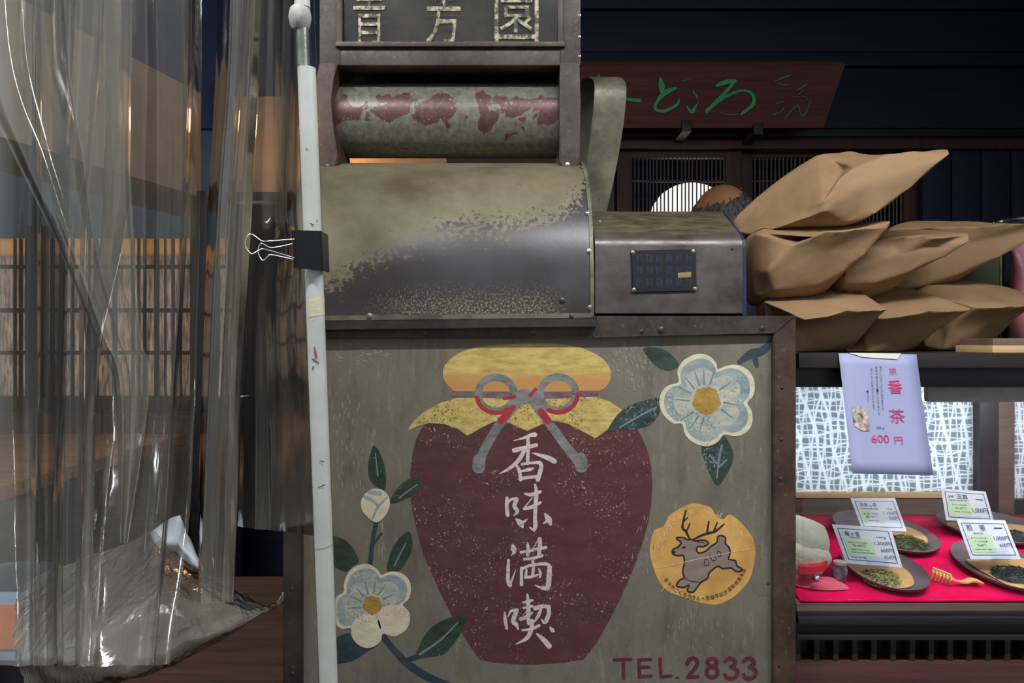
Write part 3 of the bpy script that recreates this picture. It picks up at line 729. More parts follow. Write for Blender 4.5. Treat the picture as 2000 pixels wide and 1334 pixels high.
K2 = [[(232,145,36),(240,180,64),(245,212,40),(213,250,6)], [(185,298,30),(180,400,38),(180,530,40),(200,572,46)], [(205,555,30),(240,470,18),(262,405,6)],
 [(318,215,28),(450,190,32),(588,162,34)], [(390,120,28),(400,180,38),(395,240,46)], [(522,70,46),(525,150,48),(515,245,38)], [(495,95,8),(450,170,6),(405,220,10)],
 [(355,290,30),(450,280,32),(548,252,34)], [(325,385,32),(325,470,35),(325,565,38)], [(332,395,33),(430,355,32),(590,342,35),(635,378,44)],
 [(630,372,44),(625,480,55),(608,595,54),(540,600,32),(470,570,6)], [(445,295,28),(455,380,32),(445,475,30)], [(380,405,26),(370,490,32)], [(372,487,30),(440,480,30),(500,460,24)], [(515,395,18),(530,440,34),(525,490,18)],
 [(143,868,18),(150,960,40),(165,1042,28)], [(180,910,14),(215,852,28),(270,842,40)], [(275,842,44),(236,960,50),(268,1000,44),(290,1050,18)],
 [(342,760,24),(390,750,34),(443,736,28)], [(347,820,22),(443,801,30)], [(390,675,22),(400,780,44),(400,900,44),(400,995,28)], [(318,940,42),(370,920,40),(440,872,24)], [(400,830,8),(340,900,6)],
 [(478,822,50),(550,802,44),(622,806,40)], [(622,808,42),(618,900,45),(578,975,44),(540,940,10)], [(535,840,30),(510,900,38),(468,968,18)],
 [(335,1060,22),(430,1050,32),(515,1012,34)], [(440,960,44),(430,1060,45),(380,1150,44),(260,1215,5)], [(490,1100,18),(560,1160,50),(625,1232,60)], [(638,1032,22),(662,1062,48),(678,1075,20)]]
for KK in (K2[:15], K2[15:]): brush('painted_character', KK, L0-LS*.0008, M['letter_white'], pn, (960, 1040), 5.56)
# camellias
def scale_pts(pts, c, s): return [(c[0]+(x-c[0])*s, c[1]+(y-c[1])*s) for x, y in pts]
def flower(pts, c, cr_, streaks, whole_blue=True):
    flat('camellia_picture', pts, L0-LS*.0009, M['petal_cream'], pn, 4)
    flat('petal_shade', scale_pts(pts, (c[0], c[1]), .9), L0-LS*.0013, M['petal_blue'], pn, 4)
    flat('petal_heart', scale_pts(pts, (c[0], c[1]), .70), L0-LS*.0017, M['petal_inner'], pn, 4)
    k = [(c[0]+cr_*(1+.05*math.sin(5*a)+.07*math.sin(13*a))*math.cos(a), c[1]+cr_*(1+.05*math.sin(5*a)+.07*math.sin(13*a))*math.sin(a)) for a in [2*math.pi*i/28 for i in range(28)]]
    flat('stamen_picture', k, L0-LS*.0021, M['stamen'], pn, 2)
    brush('petal_streaks', streaks, L0-LS*.0019, M['vein'], pn, n=3)
def streak_set(c, r0, r1, angs): return [[(c[0]+r0*math.cos(a), c[1]+r0*math.sin(a), 4), (c[0]+r1*math.cos(a+.05), c[1]+r1*math.sin(a+.05), 1.5)] for a in [math.radians(q) for q in angs]]
fl1 = [(1325, 746), (1323, 725), (1333, 706), (1352, 694), (1371, 691), (1388, 697), (1399, 710), (1402, 721), (1420, 714), (1440, 713), (1460, 722), (1472, 740), (1474, 760), (1470, 775), (1460, 787), (1468, 803), (1470, 820), (1465, 836), (1452, 848), (1435, 852), (1414, 849), (1403, 862), (1385, 871), (1365, 869), (1348, 860), (1337, 846), (1332, 828), (1315, 827), (1300, 815), (1290, 799), (1288, 780), (1294, 763), (1307, 752)]
flower(fl1, (1380, 783), 27, streak_set((1380, 783), 34, 62, (205, 225, 245, 262, 282, 180, 140, 118, 100, 30, 5, 320)))
fl2 = [(671, 1156), (672, 1138), (682, 1116), (700, 1104), (720, 1102), (737, 1112), (745, 1123), (760, 1117), (780, 1118), (797, 1130), (803, 1150), (798, 1170), (787, 1181), (799, 1196), (800, 1215), (791, 1232), (770, 1243), (748, 1238), (744, 1251), (730, 1263), (712, 1265), (696, 1256), (686, 1240), (685, 1227), (668, 1228), (655, 1218), (650, 1200), (651, 1180), (658, 1165)]
flower(fl2, (727, 1182), 18, streak_set((727, 1182), 24, 48, (200, 225, 250, 275, 300, 330, 170)))
flat('petal_picture', [(748, 1186), (780, 1182), (796, 1200), (797, 1216), (788, 1231), (768, 1240), (750, 1236), (738, 1215)], L0-LS*.0020, M['petal_cream'], pn, 4)
flat('petal_picture', [(712, 1200), (735, 1205), (744, 1225), (742, 1248), (728, 1260), (712, 1262), (698, 1254), (688, 1238), (690, 1215)], L0-LS*.0020, M['petal_cream'], pn, 4)
LV = [('leaf_paint', [(730, 870), (742, 885), (752, 915), (754, 945), (750, 958), (735, 950), (722, 935), (719, 910), (724, 885)]),
 ('leaf_paint', [(761, 983), (768, 965), (785, 945), (805, 933), (822, 936), (828, 946), (815, 960), (800, 971), (780, 980)]),
 ('leaf_paint', [(640, 1052), (665, 1050), (685, 1065), (697, 1085), (700, 1098), (690, 1105), (675, 1117), (660, 1110), (640, 1098)]),
 ('leaf_paint', [(800, 1039), (805, 1062), (800, 1085), (785, 1110), (772, 1117), (756, 1114), (760, 1090), (770, 1065), (785, 1046)]),
 ('leaf_dark', [(636, 1268), (660, 1244), (690, 1238), (738, 1256), (716, 1273), (690, 1290), (660, 1296), (640, 1290)]),
 ('leaf_paint', [(910, 1203), (906, 1222), (895, 1245), (880, 1265), (865, 1278), (840, 1283), (812, 1283), (820, 1260), (830, 1240), (850, 1220), (880, 1206)]),
 ('leaf_scratched', [(1256, 680), (1275, 678), (1300, 684), (1320, 702), (1326, 714), (1310, 723), (1290, 720), (1270, 703)]),
 ('leaf_scratched', [(1187, 845), (1192, 830), (1208, 808), (1232, 791), (1260, 782), (1288, 777), (1290, 800), (1280, 820), (1265, 832), (1240, 838), (1210, 840)]),
 ('leaf_scratched', [(1370, 872), (1398, 862), (1413, 850), (1425, 867), (1432, 885), (1430, 905), (1420, 925), (1402, 948), (1388, 928), (1377, 900)])]
for mn, pts in LV: flat('leaf_picture', pts, L0-LS*.0007, M[mn], pn, 4)
brushes('leaf_vein', [[(733, 885, 2), (738, 930, 3)], [(780, 972, 3), (815, 946, 2)], [(770, 1105, 3), (793, 1060, 2)], [(820, 1278, 5), (860, 1250, 4), (895, 1215, 2)], [(1210, 835, 3), (1250, 812, 3), (1282, 795, 3)], [(1400, 935, 2), (1404, 900, 4), (1410, 870, 4)], [(1400, 905, 4), (1388, 890, 3)], [(1404, 912, 4), (1420, 898, 3)]], L0-LS*.0014, M['vein'], pn, n=4)
brushes('stem_picture', [[(735, 1020, 9), (728, 1055, 8), (723, 1102, 9)], [(730, 1062, 5), (745, 1042, 4)], [(747, 1242, 12), (772, 1272, 12), (798, 1298, 15), (835, 1322, 15), (875, 1338, 14)], [(795, 1290, 9), (820, 1280, 12)],
      [(1444, 707, 8), (1466, 692, 17), (1490, 684, 16), (1510, 664, 12)], [(1472, 690, 12), (1478, 714, 8)]], L0-LS*.0005, M['stem_paint'], pn)
flat('bud_picture', [(705, 980), (712, 965), (728, 955), (747, 957), (759, 970), (761, 988), (752, 1008), (735, 1020), (718, 1010), (707, 996)], L0-LS*.0011, M['petal_cream'], pn, 5)
brush('bud_shade', [[(712, 970, 7), (728, 978, 6), (740, 990, 4)], [(756, 972, 4), (738, 990, 5), (727, 1015, 4)], [(722, 962, 9), (742, 964, 8)]], L0-LS*.0016, M['petal_blue'], pn)
paint('scuff', A(140, 136, 124), A(160, 156, 144), 200)
def scuffs(cx, cy, rx, ry, n, ang, ln, curl=.15):
    out = []
    for _ in range(n):
        q, r_ = random.uniform(0, 6.283), math.sqrt(random.random()); x, y = cx+rx*r_*math.cos(q), cy+ry*r_*math.sin(q)
        a = math.radians(random.gauss(ang, 12)); L = random.uniform(.4, 1)*ln; c_ = random.uniform(-curl, curl)
        out.append([(x, y, .6), (x+L/2*math.cos(a), y+L/2*math.sin(a), random.uniform(.8, 1.6)), (x+L*math.cos(a+c_), y+L*math.sin(a+c_), .5)])
    return out
for args in ((1228, 715, 42, 45, 75, 70, 12, .4), (700, 690, 60, 22, 30, 15, 14), (690, 840, 50, 120, 60, 90, 14), (745, 1050, 6, 40, 22, 88, 20), (1255, 1060, 22, 60, 30, 100, 14), (1360, 1230, 60, 40, 26, 80, 14), (860, 1250, 40, 30, 18, 60, 14)):
    o = brush('scuff_marks', scuffs(*args), L0+.0001, M['scuff'], pn, n=2); o['kind'] = 'stuff'
# telephone number
TEL = [[(1200, 1289, 7), (1232, 1288, 7)], [(1217, 1290, 7), (1218, 1325, 7)], [(1248, 1289, 7), (1249, 1323, 7)], [(1250, 1289, 7), (1271, 1288, 6)], [(1250, 1304, 7), (1268, 1303, 6)], [(1250, 1322, 7), (1272, 1320, 6)],
 [(1289, 1287, 7), (1291, 1322, 7)], [(1291, 1322, 6), (1311, 1320, 6)], [(1322, 1324, 5), (1324, 1324, 5)],
 [(1342, 1297, 8), (1347, 1288, 8), (1356, 1286, 8), (1362, 1294, 8), (1357, 1306, 8), (1343, 1323, 8)], [(1343, 1323, 7), (1363, 1322, 7)],
 ring(1391, 1294, 9, 7.5, 8, 12), ring(1391, 1313, 11, 10, 8, 12)]
for d in (0, 36): TEL += [[(1416+d, 1292, 7), (1424+d, 1286, 8), (1434+d, 1289, 8), (1436+d, 1297, 8), (1427+d, 1303, 7)], [(1427+d, 1303, 7), (1438+d, 1308, 8), (1440+d, 1317, 8), (1431+d, 1325, 8), (1420+d, 1324, 8), (1416+d, 1318, 7)]]
brush('telephone_number', TEL, L0, M['tel_paint'], pn)
# deer sticker
st = flat('round_sticker', [(1355, 983), (1380, 988), (1390, 993), (1398, 1006), (1412, 1014), (1424, 1005), (1440, 1014), (1456, 1030), (1470, 1050), (1475, 1075), (1473, 1100), (1465, 1130), (1450, 1150), (1430, 1168), (1410, 1178), (1390, 1181), (1360, 1175), (1330, 1165), (1305, 1155), (1290, 1140), (1278, 1115), (1270, 1085), (1270, 1060), (1278, 1036), (1296, 1028), (1305, 1010), (1320, 998), (1338, 988)], L0-LS*.0002, M['sticker'], R, 3)
dz_ = lambda pts: [(1220+x/3.385, 940+y/3.385) for x, y in pts]
deer = [(314, 462), (325, 446), (350, 436), (375, 405), (345, 382), (350, 371), (395, 374), (412, 386), (440, 384), (470, 394), (520, 388), (556, 408), (522, 432), (480, 432), (484, 472), (530, 465), (570, 430), (610, 404), (615, 370), (637, 358), (667, 374), (667, 410), (692, 440), (697, 480), (687, 515), (732, 524), (742, 558), (772, 576), (766, 594), (735, 594), (703, 572), (650, 578), (615, 562), (562, 602), (547, 642), (500, 672), (455, 732), (413, 722), (428, 686), (385, 702), (343, 690), (368, 650), (394, 640), (384, 600), (394, 545), (389, 492), (350, 492), (320, 482)]
brush('deer_drawing', [[(x, y, 11) for x, y in deer+deer[:1]], [(430, 384, 12), (405, 330, 16), (382, 300, 16), (405, 192, 10)], [(393, 262, 12), (416, 240, 7)], [(412, 325, 12), (432, 278, 9)],
      [(458, 382, 12), (530, 350, 16), (600, 330, 16), (658, 282, 8)], [(545, 345, 14), (556, 266, 11)], [(592, 325, 14), (612, 272, 9)], [(387, 437, 14), (397, 437, 14)],
      [(530, 515, 5), (528, 555, 5), (555, 550, 5), (552, 520, 5), (530, 515, 5)], [(562, 485, 5), (580, 525, 5), (606, 515, 5), (590, 485, 5)], [(612, 465, 5), (620, 498, 5), (638, 490, 5), (630, 465, 5), (612, 465, 5)], [(318, 465, 16), (330, 470, 16)],
      [(478, 400, 5), (525, 405, 5)], [(395, 640, 5), (440, 660, 5), (500, 668, 5)]], L0-LS*.0016, M['deer_line'], st, (1220, 940), 3.385, 3)
flat('deer_fill', dz_(deer), L0-LS*.0009, M['deer_fill'], st)
brush('sticker_crease', [[(200, 580, 3), (390, 535, 4), (650, 480, 3), (860, 445, 3)], [(240, 730, 3), (390, 545, 3)]], L0-LS*.0019, M['sticker_pale'], st, (1220, 940), 3.385)
def arc_text(name, body, a0, a1, rad, h, m, inward, c=(1372, 1082)):
    vs, fs = [], []
    for i, ch in enumerate(body):
        a = math.radians(a0+(a1-a0)*i/(len(body)-1)); cx, cy = c[0]+rad*math.cos(a), c[1]+rad*math.sin(a)
        rt = a-math.pi/2 if inward else a+math.pi/2
        tv, tf = text2d(ch); b = len(vs); ww = h*(.3 if ch in '・' else .95); hh = h*(.3 if ch in '・' else 1)
        for x, y in tv:
            u, v = (x-.5)*ww, -(y-.5)*hh
            vs.append(P(cx+u*math.cos(rt)-v*math.sin(rt), cy+u*math.sin(rt)+v*math.cos(rt), L0-LS*.0018))
        fs += [tuple(k+b for k in f) for f in tf]
    mk(name, vs, fs, m, st)
arc_text('sticker_text', '奈良市ごくろうさん・早寝早起き運動推進本部', 144, 22, 87, 8.5, M['deer_line'], True)
arc_text('sticker_slogan', 'ごくろうさん', 190, 238, 84, 11, M['sticker_pale'], False)
arc_text('sticker_slogan', '朝もはよから', 255, 352, 84, 11, M['sticker_pale'], False)

# ------------------------------------------------------------------ display case
YC = 1.03
DC = thing('display_case', 'dark lacquered display case with backlit fibre panels beside the roaster', 'display case', (.75, 1.2, 0))
cx0, cx1 = .392, 1.05
zt = CZ-.0163
box('top_board', cx0, cx1, YC+.005, 1.52, zt-.022, zt, M['dark_wood'], DC)
def crail(name, y0, y1, dy, th, m): return box(name, cx0, cx1, YC+dy, YC+dy+th, P(0, y1, YC).z, P(0, y0, YC).z, m, DC)
crail('fascia', 690, 718, -.016, .046, M['dark_wood']); crail('fascia', 720, 757, .006, .03, M['dark_wood'])
MS = .1555
def Fl(px, py, h=0.0):
    k = (py-667)/F; Y = (.5175-h)/(MS+k); return P(px, py, Y)
fz = lambda Y: CZ-.3573+MS*(Y-1.03)
# sloping shelf
mk('shelf_board', [(cx0, YC-.008, fz(YC-.008)-.003), (cx1, YC-.008, fz(YC-.008)-.003), (cx1, 1.40, fz(1.40)-.003), (cx0, 1.40, fz(1.40)-.003),
   (cx0, YC-.008, fz(YC)-.03), (cx1, YC-.008, fz(YC)-.03), (cx1, 1.40, fz(1.40)-.03), (cx0, 1.40, fz(1.40)-.03)],
   [(0, 1, 2, 3), (7, 6, 5, 4), (0, 4, 5, 1), (1, 5, 6, 2), (2, 6, 7, 3), (3, 7, 4, 0)], M['brown_wood'], DC)
YP = 1.352
def back_panel(px0, px1, py0, py1):
    a = P(px0, py1, YP); b = P(px1, py0, YP)
    o = box('fibre_panel', a.x, b.x, YP, YP+.004, a.z, b.z, M['fibre'], DC, 0)
back_panel(1500, 1916, 735, 966); back_panel(1981, 2150, 735, 975)
pbox('panel_post', 1914, 1951, 700, 1010, YP-.02, YP+.03, M['dark_wood'], DC); pbox('panel_post', 1949, 1982, 700, 1010, YP-.012, YP+.03, M['brown_wood'], DC)
pbox('panel_sill', 1480, 1917, 972, 1003, YP-.012, YP+.03, M['brown_wood'], DC); pbox('panel_sill', 1480, 1917, 964, 973, YP-.016, YP+.03, M['pale_wood'], DC)
pbox('panel_sill', 1980, 2180, 976, 1016, YP-.012, YP+.03, M['dark_wood'], DC)
pbox('sill_strip', 1480, 1920, 1001, 1012, YP-.022, YP+.01, M['brown_wood'], DC)
box('case_back', cx0, cx1, 1.50, 1.515, .4, zt-.02, M['dark_wood'], DC); 
box('case_side', cx1, cx1+.015, YC, 1.515, 0, zt, M['dark_wood'], DC); box('case_side', cx0-.009, cx0-.0025, YC+.02, 1.515, 0, zt, M['dark_wood'], DC)
# front ledge mouldings
for y0, y1, dy, m in ((1172, 1190, -.002, 'brown_wood'), (1189, 1199, -.010, 'dark_wood'), (1198, 1213, -.014, 'dark_wood'), (1213, 1238, .0, 'dark_wood'), (1236, 1246, -.008, 'dark_wood')):
    crail('ledge_moulding', y0, y1, dy, .035, M[m])
crail('lattice_backing', 1244, 1300, .03, .01, M['dark_wood'])
first = None
for i in range(14):
    px = 1556+i*37.5
    a = P(px, 1296, YC); b = P(px+11, 1246, YC)
    if first is None: first = box('baluster', a.x, b.x, YC+.006, YC+.03, a.z, b.z, M['dark_wood'], DC); fx = a.x
    else: o = first.copy(); COL.objects.link(o); o.location = first.location+Vector((a.x-fx, 0, 0))
crail('base_board', 1295, 1960, .0, .03, M['red_wood'])
# tube lamp under the top
lampf = P(1812, 782, 1.2)
tb = bmesh.new()
box('lamp_housing', P(1812, 0, 1.08).x, cx1-.02, 1.08, 1.093, P(0, 786, 1.08).z, zt-.02, M['rubber_grey'], DC, .005)
tube_o('lamp_tube', [(P(1822, 0, 1.08).x, 1.104, P(0, 776, 1.1).z), (cx1-.03, 1.104, P(0, 776, 1.1).z)], .007, M['case_tube_glow'], DC)
area('panel_back_light', (.72, 1.485, CZ-.17), (math.radians(90), 0, math.pi), .62, .22, 1.9, (.88, .95, 1))
pg = box('front_glass', cx0+.006, cx1, YC-.013, YC-.011, P(0, 1171, YC-.012).z, P(0, 756, YC).z, M['clear_glass'], DC, 0)
# red felt
vs, fs = [], []; NX, NY = 40, 12
for j in range(NY+1):
    for i in range(NX+1):
        x = cx0+.006+(cx1-cx0-.008)*i/NX; Y = YC-.006+(1.328-YC+.006)*j/NY
        vs.append((x, Y, fz(Y)+.0012+.0012*noise.noise(Vector((x*14, Y*14, 0)))))
for j in range(NY):
    for i in range(NX): q = j*(NX+1)+i; fs.append((q, q+1, q+NX+2, q+NX+1))
felt = mk('felt_cloth', vs, fs, M['felt'], None, 60); sm = felt.modifiers.new('s', 'SOLIDIFY'); sm.thickness = .002; sm.offset = -1
tag(felt, 'bright crimson felt cloth lining the display case shelf', 'cloth')

# plates
def plate(cx, cy, a, b, rot, label, tea_mat, tea_c, tea_s, tan_pts, tea_label, n_leaf=230):
    base = Fl(cx, cy, .002); r = math.radians(rot)
    t = thing('oval_plate', label, 'plate', base, 'tea sample plates on the red felt')
    prof = [(.55, .0022), (.78, .0042), (.93, .0078), (1.0, .0115), (1.012, .0122), (1.02, .0116), (1.015, .0102), (.9, .0036), (.6, .0010)]
    n = 48; vs, fs = [], []
    e0 = [Fl(cx+a*math.cos(q)*math.cos(r)-b*math.sin(q)*math.sin(r), cy+a*math.cos(q)*math.sin(r)+b*math.sin(q)*math.cos(r), .0115) for q in [2*math.pi*k/n for k in range(n)]]
    cc = sum(e0, Vector())/n
    for q, h in prof:
        for v in e0:
            x = cc.x+(v.x-cc.x)*q; y = cc.y+(v.y-cc.y)*q; vs.append((x, y, fz(y)+.0025+h))
    for i in range(len(prof)-1):
        for k in range(n): fs.append((i*n+k, i*n+(k+1) % n, (i+1)*n+(k+1) % n, (i+1)*n+k))
    fs += [tuple(range(n-1, -1, -1)), tuple(range((len(prof)-1)*n, len(prof)*n))]
    o = mk('dish', vs, fs, M['plate'], t)
    bm = bmesh.new(); bm.from_mesh(o.data); bmesh.ops.recalc_face_normals(bm, faces=bm.faces[:]); bm.to_mesh(o.data); bm.free(); sharp(o.data, 50)
    tp = cr([Fl(x, y, .008)[:] for x, y in tan_pts], 4, True)
    hgt = lambda p: max(math.sqrt(((p[0]-cc.x)/max(1e-4, abs(max(v.x for v in e0)-cc.x)))**2+((p[1]-cc.y)/max(1e-4, max(v.y for v in e0)-cc.y))**2), .0)
    mk('tan_glaze', [(p[0], p[1], fz(p[1])+.0060+max(0, hgt(p)-.55)*.010) for p in tp], [tuple(range(len(tp)))], M['plate_tan'], t)
    # loose leaf tea
    bm = bmesh.new(); tc = Fl(*tea_c, .012); ex, ey, trot = tea_s
    for k in range(n_leaf):
        q = random.uniform(0, 6.283); rr = math.sqrt(random.random())
        u, v = ex*rr*math.cos(q), ey*rr*math.sin(q); x = tc.x+u*math.cos(trot)-v*math.sin(trot); y = tc.y+u*math.sin(trot)+v*math.cos(trot)
        z = fz(y)+.0095+.009*(1-rr*rr)*random.uniform(.5, 1)
        L = random.uniform(.004, .011); wd = random.uniform(.0005, .0011)
        mt = Matrix.Translation((x, y, z)) @ Matrix.Rotation(random.uniform(0, 6.28), 4, 'Z') @ Matrix.Rotation(random.uniform(-.5, .5), 4, 'Y')
        addbox(bm, -L/2, L/2, -wd/2, wd/2, -wd/2, wd/2, 0, mt)
    # bed of fine leaf under the twigs
    ring0 = [bm.verts.new((tc.x+ex*1.02*math.cos(s)*math.cos(trot)-ey*1.02*math.sin(s)*math.sin(trot), tc.y+ex*1.02*math.cos(s)*math.sin(trot)+ey*1.02*math.sin(s)*math.cos(trot), 0)) for s in [6.283*k/20 for k in range(20)]]
    for v in ring0: v.co.z = fz(v.co.y)+.0066
    top = bm.verts.new((tc.x, tc.y, fz(tc.y)+.0145))
    for k in range(20): bm.faces.new((ring0[k], ring0[(k+1) % 20], top))
    bm.faces.new(ring0[::-1])
    th = bmo('loose_tea', bm, M[tea_mat]); tag(th, tea_label, 'tea leaves', None, 'stuff')
    return t
plate(1730, 1112, 90, 34, 19, 'brown oval plate holding pale twig tea beside the plush figure', 'tea_light', (1722, 1126), (.026, .026, .3), [(1648, 1100), (1700, 1095), (1765, 1108), (1785, 1140), (1745, 1148), (1690, 1135)], 'pale twiggy green tea heaped on the plate with the 450 yen card')
plate(1732, 1040, 108, 30, 15, 'brown oval plate of dark tea behind the twig tea plate', 'tea', (1772, 1058), (.032, .030, .2), [(1700, 1040), (1745, 1024), (1790, 1035), (1812, 1060), (1765, 1072), (1710, 1060)], 'dark green tea heaped on the plate with the 1,150 yen card')
plate(1940, 1030, 112, 26, 11, 'brown oval plate beneath the single-priced card near the panel post', 'tea_dark', (1985, 1046), (.028, .024, .2), [(1850, 1022), (1930, 1018), (2010, 1030), (2030, 1050), (1960, 1060), (1880, 1040)], 'dark tea heaped on the plate near the panel post')
plate(1962, 1108, 110, 34, 19, 'brown oval plate with dark needle tea beside the bamboo scoop', 'tea_dark', (1985, 1120), (.032, .030, .1), [(1888, 1092), (1960, 1088), (2040, 1100), (2050, 1130), (1990, 1148), (1930, 1120)], 'dark needle tea heaped on the plate beside the bamboo scoop')

# price cards
def card(q, Yb, ratio, name_items, label, holder, prices, green_items):
    (tlx, tly), (trx, try_), (brx, bry), (blx, bly) = q
    Yt = Yb*ratio
    W = [P(tlx, tly, Yt), P(trx, try_, Yt), P(brx, bry, Yb), P(blx, bly, Yb)]
    t = thing('price_card', label, 'price card', (W[3]+W[2])/2, 'price cards in the display case')
    f0 = quadmap(W, 0); f1 = quadmap(W, -.0006)
    mk('paper', [f0(0, 0), f0(1, 0), f0(1, 1), f0(0, 1), f1(0, 0), f1(1, 0), f1(1, 1), f1(0, 1)], [(3, 2, 1, 0), (4, 5, 6, 7), (0, 1, 5, 4), (1, 2, 6, 5), (2, 3, 7, 6), (3, 0, 4, 7)], M['card'], t)
    fa = quadmap(W, .0003); fb = quadmap(W, .0006)
    vs, fs = ribbon([[(.07, .1, .014), (.93, .1, .014)], [(.93, .1, .012), (.93, .9, .012)], [(.93, .9, .014), (.07, .9, .014)], [(.07, .9, .012), (.07, .1, .012)]], fa, 2)
    mk('border_line', vs, fs, M['ink_black'], t)
    gx0, gy0, gx1, gy1 = green_items[0]
    mk('green_panel', [fa(gx0, gy0), fa(gx1, gy0), fa(gx1, gy1), fa(gx0, gy1)], [(3, 2, 1, 0)], M['card_green'], t)
    vs, fs = text_on(fb, name_items+green_items[1:]); mk('printed_text', vs, fs, M['ink_black'], t)
    vs, fs = text_on(fb, prices); mk('printed_price', vs, fs, M['ink'], t)
    foot = lambda q: Vector((q.x, q.y+.004, fz(q.y)+.007))
    if holder:
        u0, v0, u1, v1 = holder; fh = quadmap(W, .0015); fk = quadmap(W, -.004)
        mk('clear_holder', [fh(u0, v0), fh(u1, v0), fh(u1, v1), fh(u0, v1), fk(u0, v1), fk(u1, v1), foot(fk(u1, v1)), foot(fk(u0, v1))], [(0, 1, 2, 3), (3, 2, 5, 4), (4, 5, 6, 7)], M['clear_plastic'], t)
    else:
        fk = quadmap(W, -.004); fl_ = quadmap(W, -.002)
        mk('clear_holder', [fl_(.35, .7), fl_(.65, .7), fl_(.65, 1.0), fl_(.35, 1.0), foot(fk(.35, 1.0)), foot(fk(.65, 1.0))], [(0, 1, 2, 3), (3, 2, 5, 4)], M['clear_plastic'], t)
    return t
g = lambda b0, *it: [b0]+list(it)
card([(1625, 1024), (1740, 1031), (1763, 1109), (1653, 1100)], 1.078, 1.037, [('雁ヶ音', .16, .16, .42, .29), ('KARIGANE', .22, .30, .41, .345), ('渋みを抑え香り豊か', .12, .80, .40, .86)],
     'price card listing 1,200, 600 and 450 yen on the twig tea plate', (.36, .78, .76, 1.0), [('100g', .70, .25, .86, .31), ('1,200円', .62, .38, .92, .49), ('600円', .70, .55, .92, .66), ('450円', .72, .72, .92, .83)],
     g((.11, .36, .60, .78), ('香味まろやかな茎茶', .17, .43, .50, .475), ('70~80℃', .22, .50, .46, .56), ('mild to the taste', .18, .61, .50, .65), ('with its fresh aroma', .17, .68, .56, .72)))
card([(1661, 973), (1748, 973), (1771, 1038), (1684, 1034)], 1.19, 1.032, [('深蒸し茶', .14, .15, .53, .28), ('Fukamushi cha', .16, .31, .53, .37)],
     'price card listing 1,150 and 700 yen on the plate behind', None, [('100g', .72, .32, .84, .37), ('1,150円', .62, .42, .92, .53), ('700円', .70, .57, .92, .68)],
     g((.11, .40, .56, .80), ('濃い味わい普段使い', .16, .48, .50, .53), ('80~90℃', .19, .56, .46, .63), ('deep tasty', .22, .69, .45, .75)))
card([(1838, 954), (1925, 960), (1942, 1020), (1848, 1016)], 1.22, 1.018, [('秘蔵', .13, .20, .25, .28), ('玉露', .31, .16, .56, .30), ('HIME GYOKURO', .13, .33, .56, .38), ('和の茶で気品を', .09, .86, .36, .90)],
     'price card listing only 1,000 yen near the panel post', (.36, .84, .74, 1.0), [('1,000円', .60, .56, .92, .74), ('一', .72, .28, .88, .31)],
     g((.09, .41, .58, .80), ('まったりと深い旨味', .18, .47, .50, .53), ('50~60℃', .24, .57, .46, .64), ('sweet, rich taste', .20, .69, .54, .74)))
card([(1868, 1014), (1963, 1016), (1994, 1092), (1896, 1092)], 1.09, 1.032, [('煎', .14, .13, .26, .30), ('茶', .40, .13, .53, .30), ('SENCHA', .24, .335, .44, .385)],
     'price card listing 1,000 and 600 yen beside the bamboo scoop', (.42, .74, .80, 1.0), [('1,000円', .62, .42, .92, .54), ('600円', .68, .60, .92, .71), ('一', .70, .20, .87, .23)],
     g((.11, .40, .58, .84), ('爽やかな渋み 香り', .15, .46, .50, .50), ('すっきり定番', .20, .54, .46, .59), ('70~80℃', .22, .63, .42, .69), ('fresh and clear', .16, .74, .50, .78)))

# bamboo scoop
bs = thing('bamboo_scoop', 'small bamboo scoop with curled tines lying on the red felt', 'scoop', Fl(1870, 1130))
hp = [Fl(1842, 1122, .012), Fl(1856, 1129, .011), Fl(1868, 1136, .008), Fl(1884, 1138, .006), Fl(1898, 1134, .009), Fl(1914, 1137, .007)]
def strap(name, pts, ws, th, m, parent):
    vs, fs = [], []
    for i, p in enumerate(pts):
        d = (Vector(pts[min(i+1, len(pts)-1)])-Vector(pts[max(i-1, 0)])); d.z = 0; d.normalize(); s = Vector((-d.y, d.x, 0))*ws[i]/2
        p = Vector(p); vs += [p-s, p+s, p+s+Vector((0, 0, th)), p-s+Vector((0, 0, th))]
    for i in range(len(pts)-1):
        for k in range(4): fs.append((i*4+k, i*4+(k+1) % 4, (i+1)*4+(k+1) % 4, (i+1)*4+k))
    fs += [(3, 2, 1, 0), tuple(len(vs)-4+k for k in range(4))]
    return mk(name, vs, fs, m, parent, 40)
hp = [Vector(q) for q in cr([tuple(p) for p in hp], 4)]
strap('handle', hp, [.006+.014*max(0, (i-8)/12) for i in range(len(hp))], .0022, M['bamboo'], bs)
strap('head_bar', [Fl(1822, 1112, .015), Fl(1858, 1126, .013)], [.005, .005], .003, M['bamboo'], bs)
for i in range(6):
    px = 1822+i*7
    a_, b_ = Fl(px, 1113+i*2.6, .014), Fl(px+1, 1120+i*2.6, .013); c_ = Fl(px-3, 1132+i*2, .003)
    tube_o('tine', cr([tuple(a_), tuple(b_), tuple(c_)], 4), .0016, M['bamboo'], bs, 6)
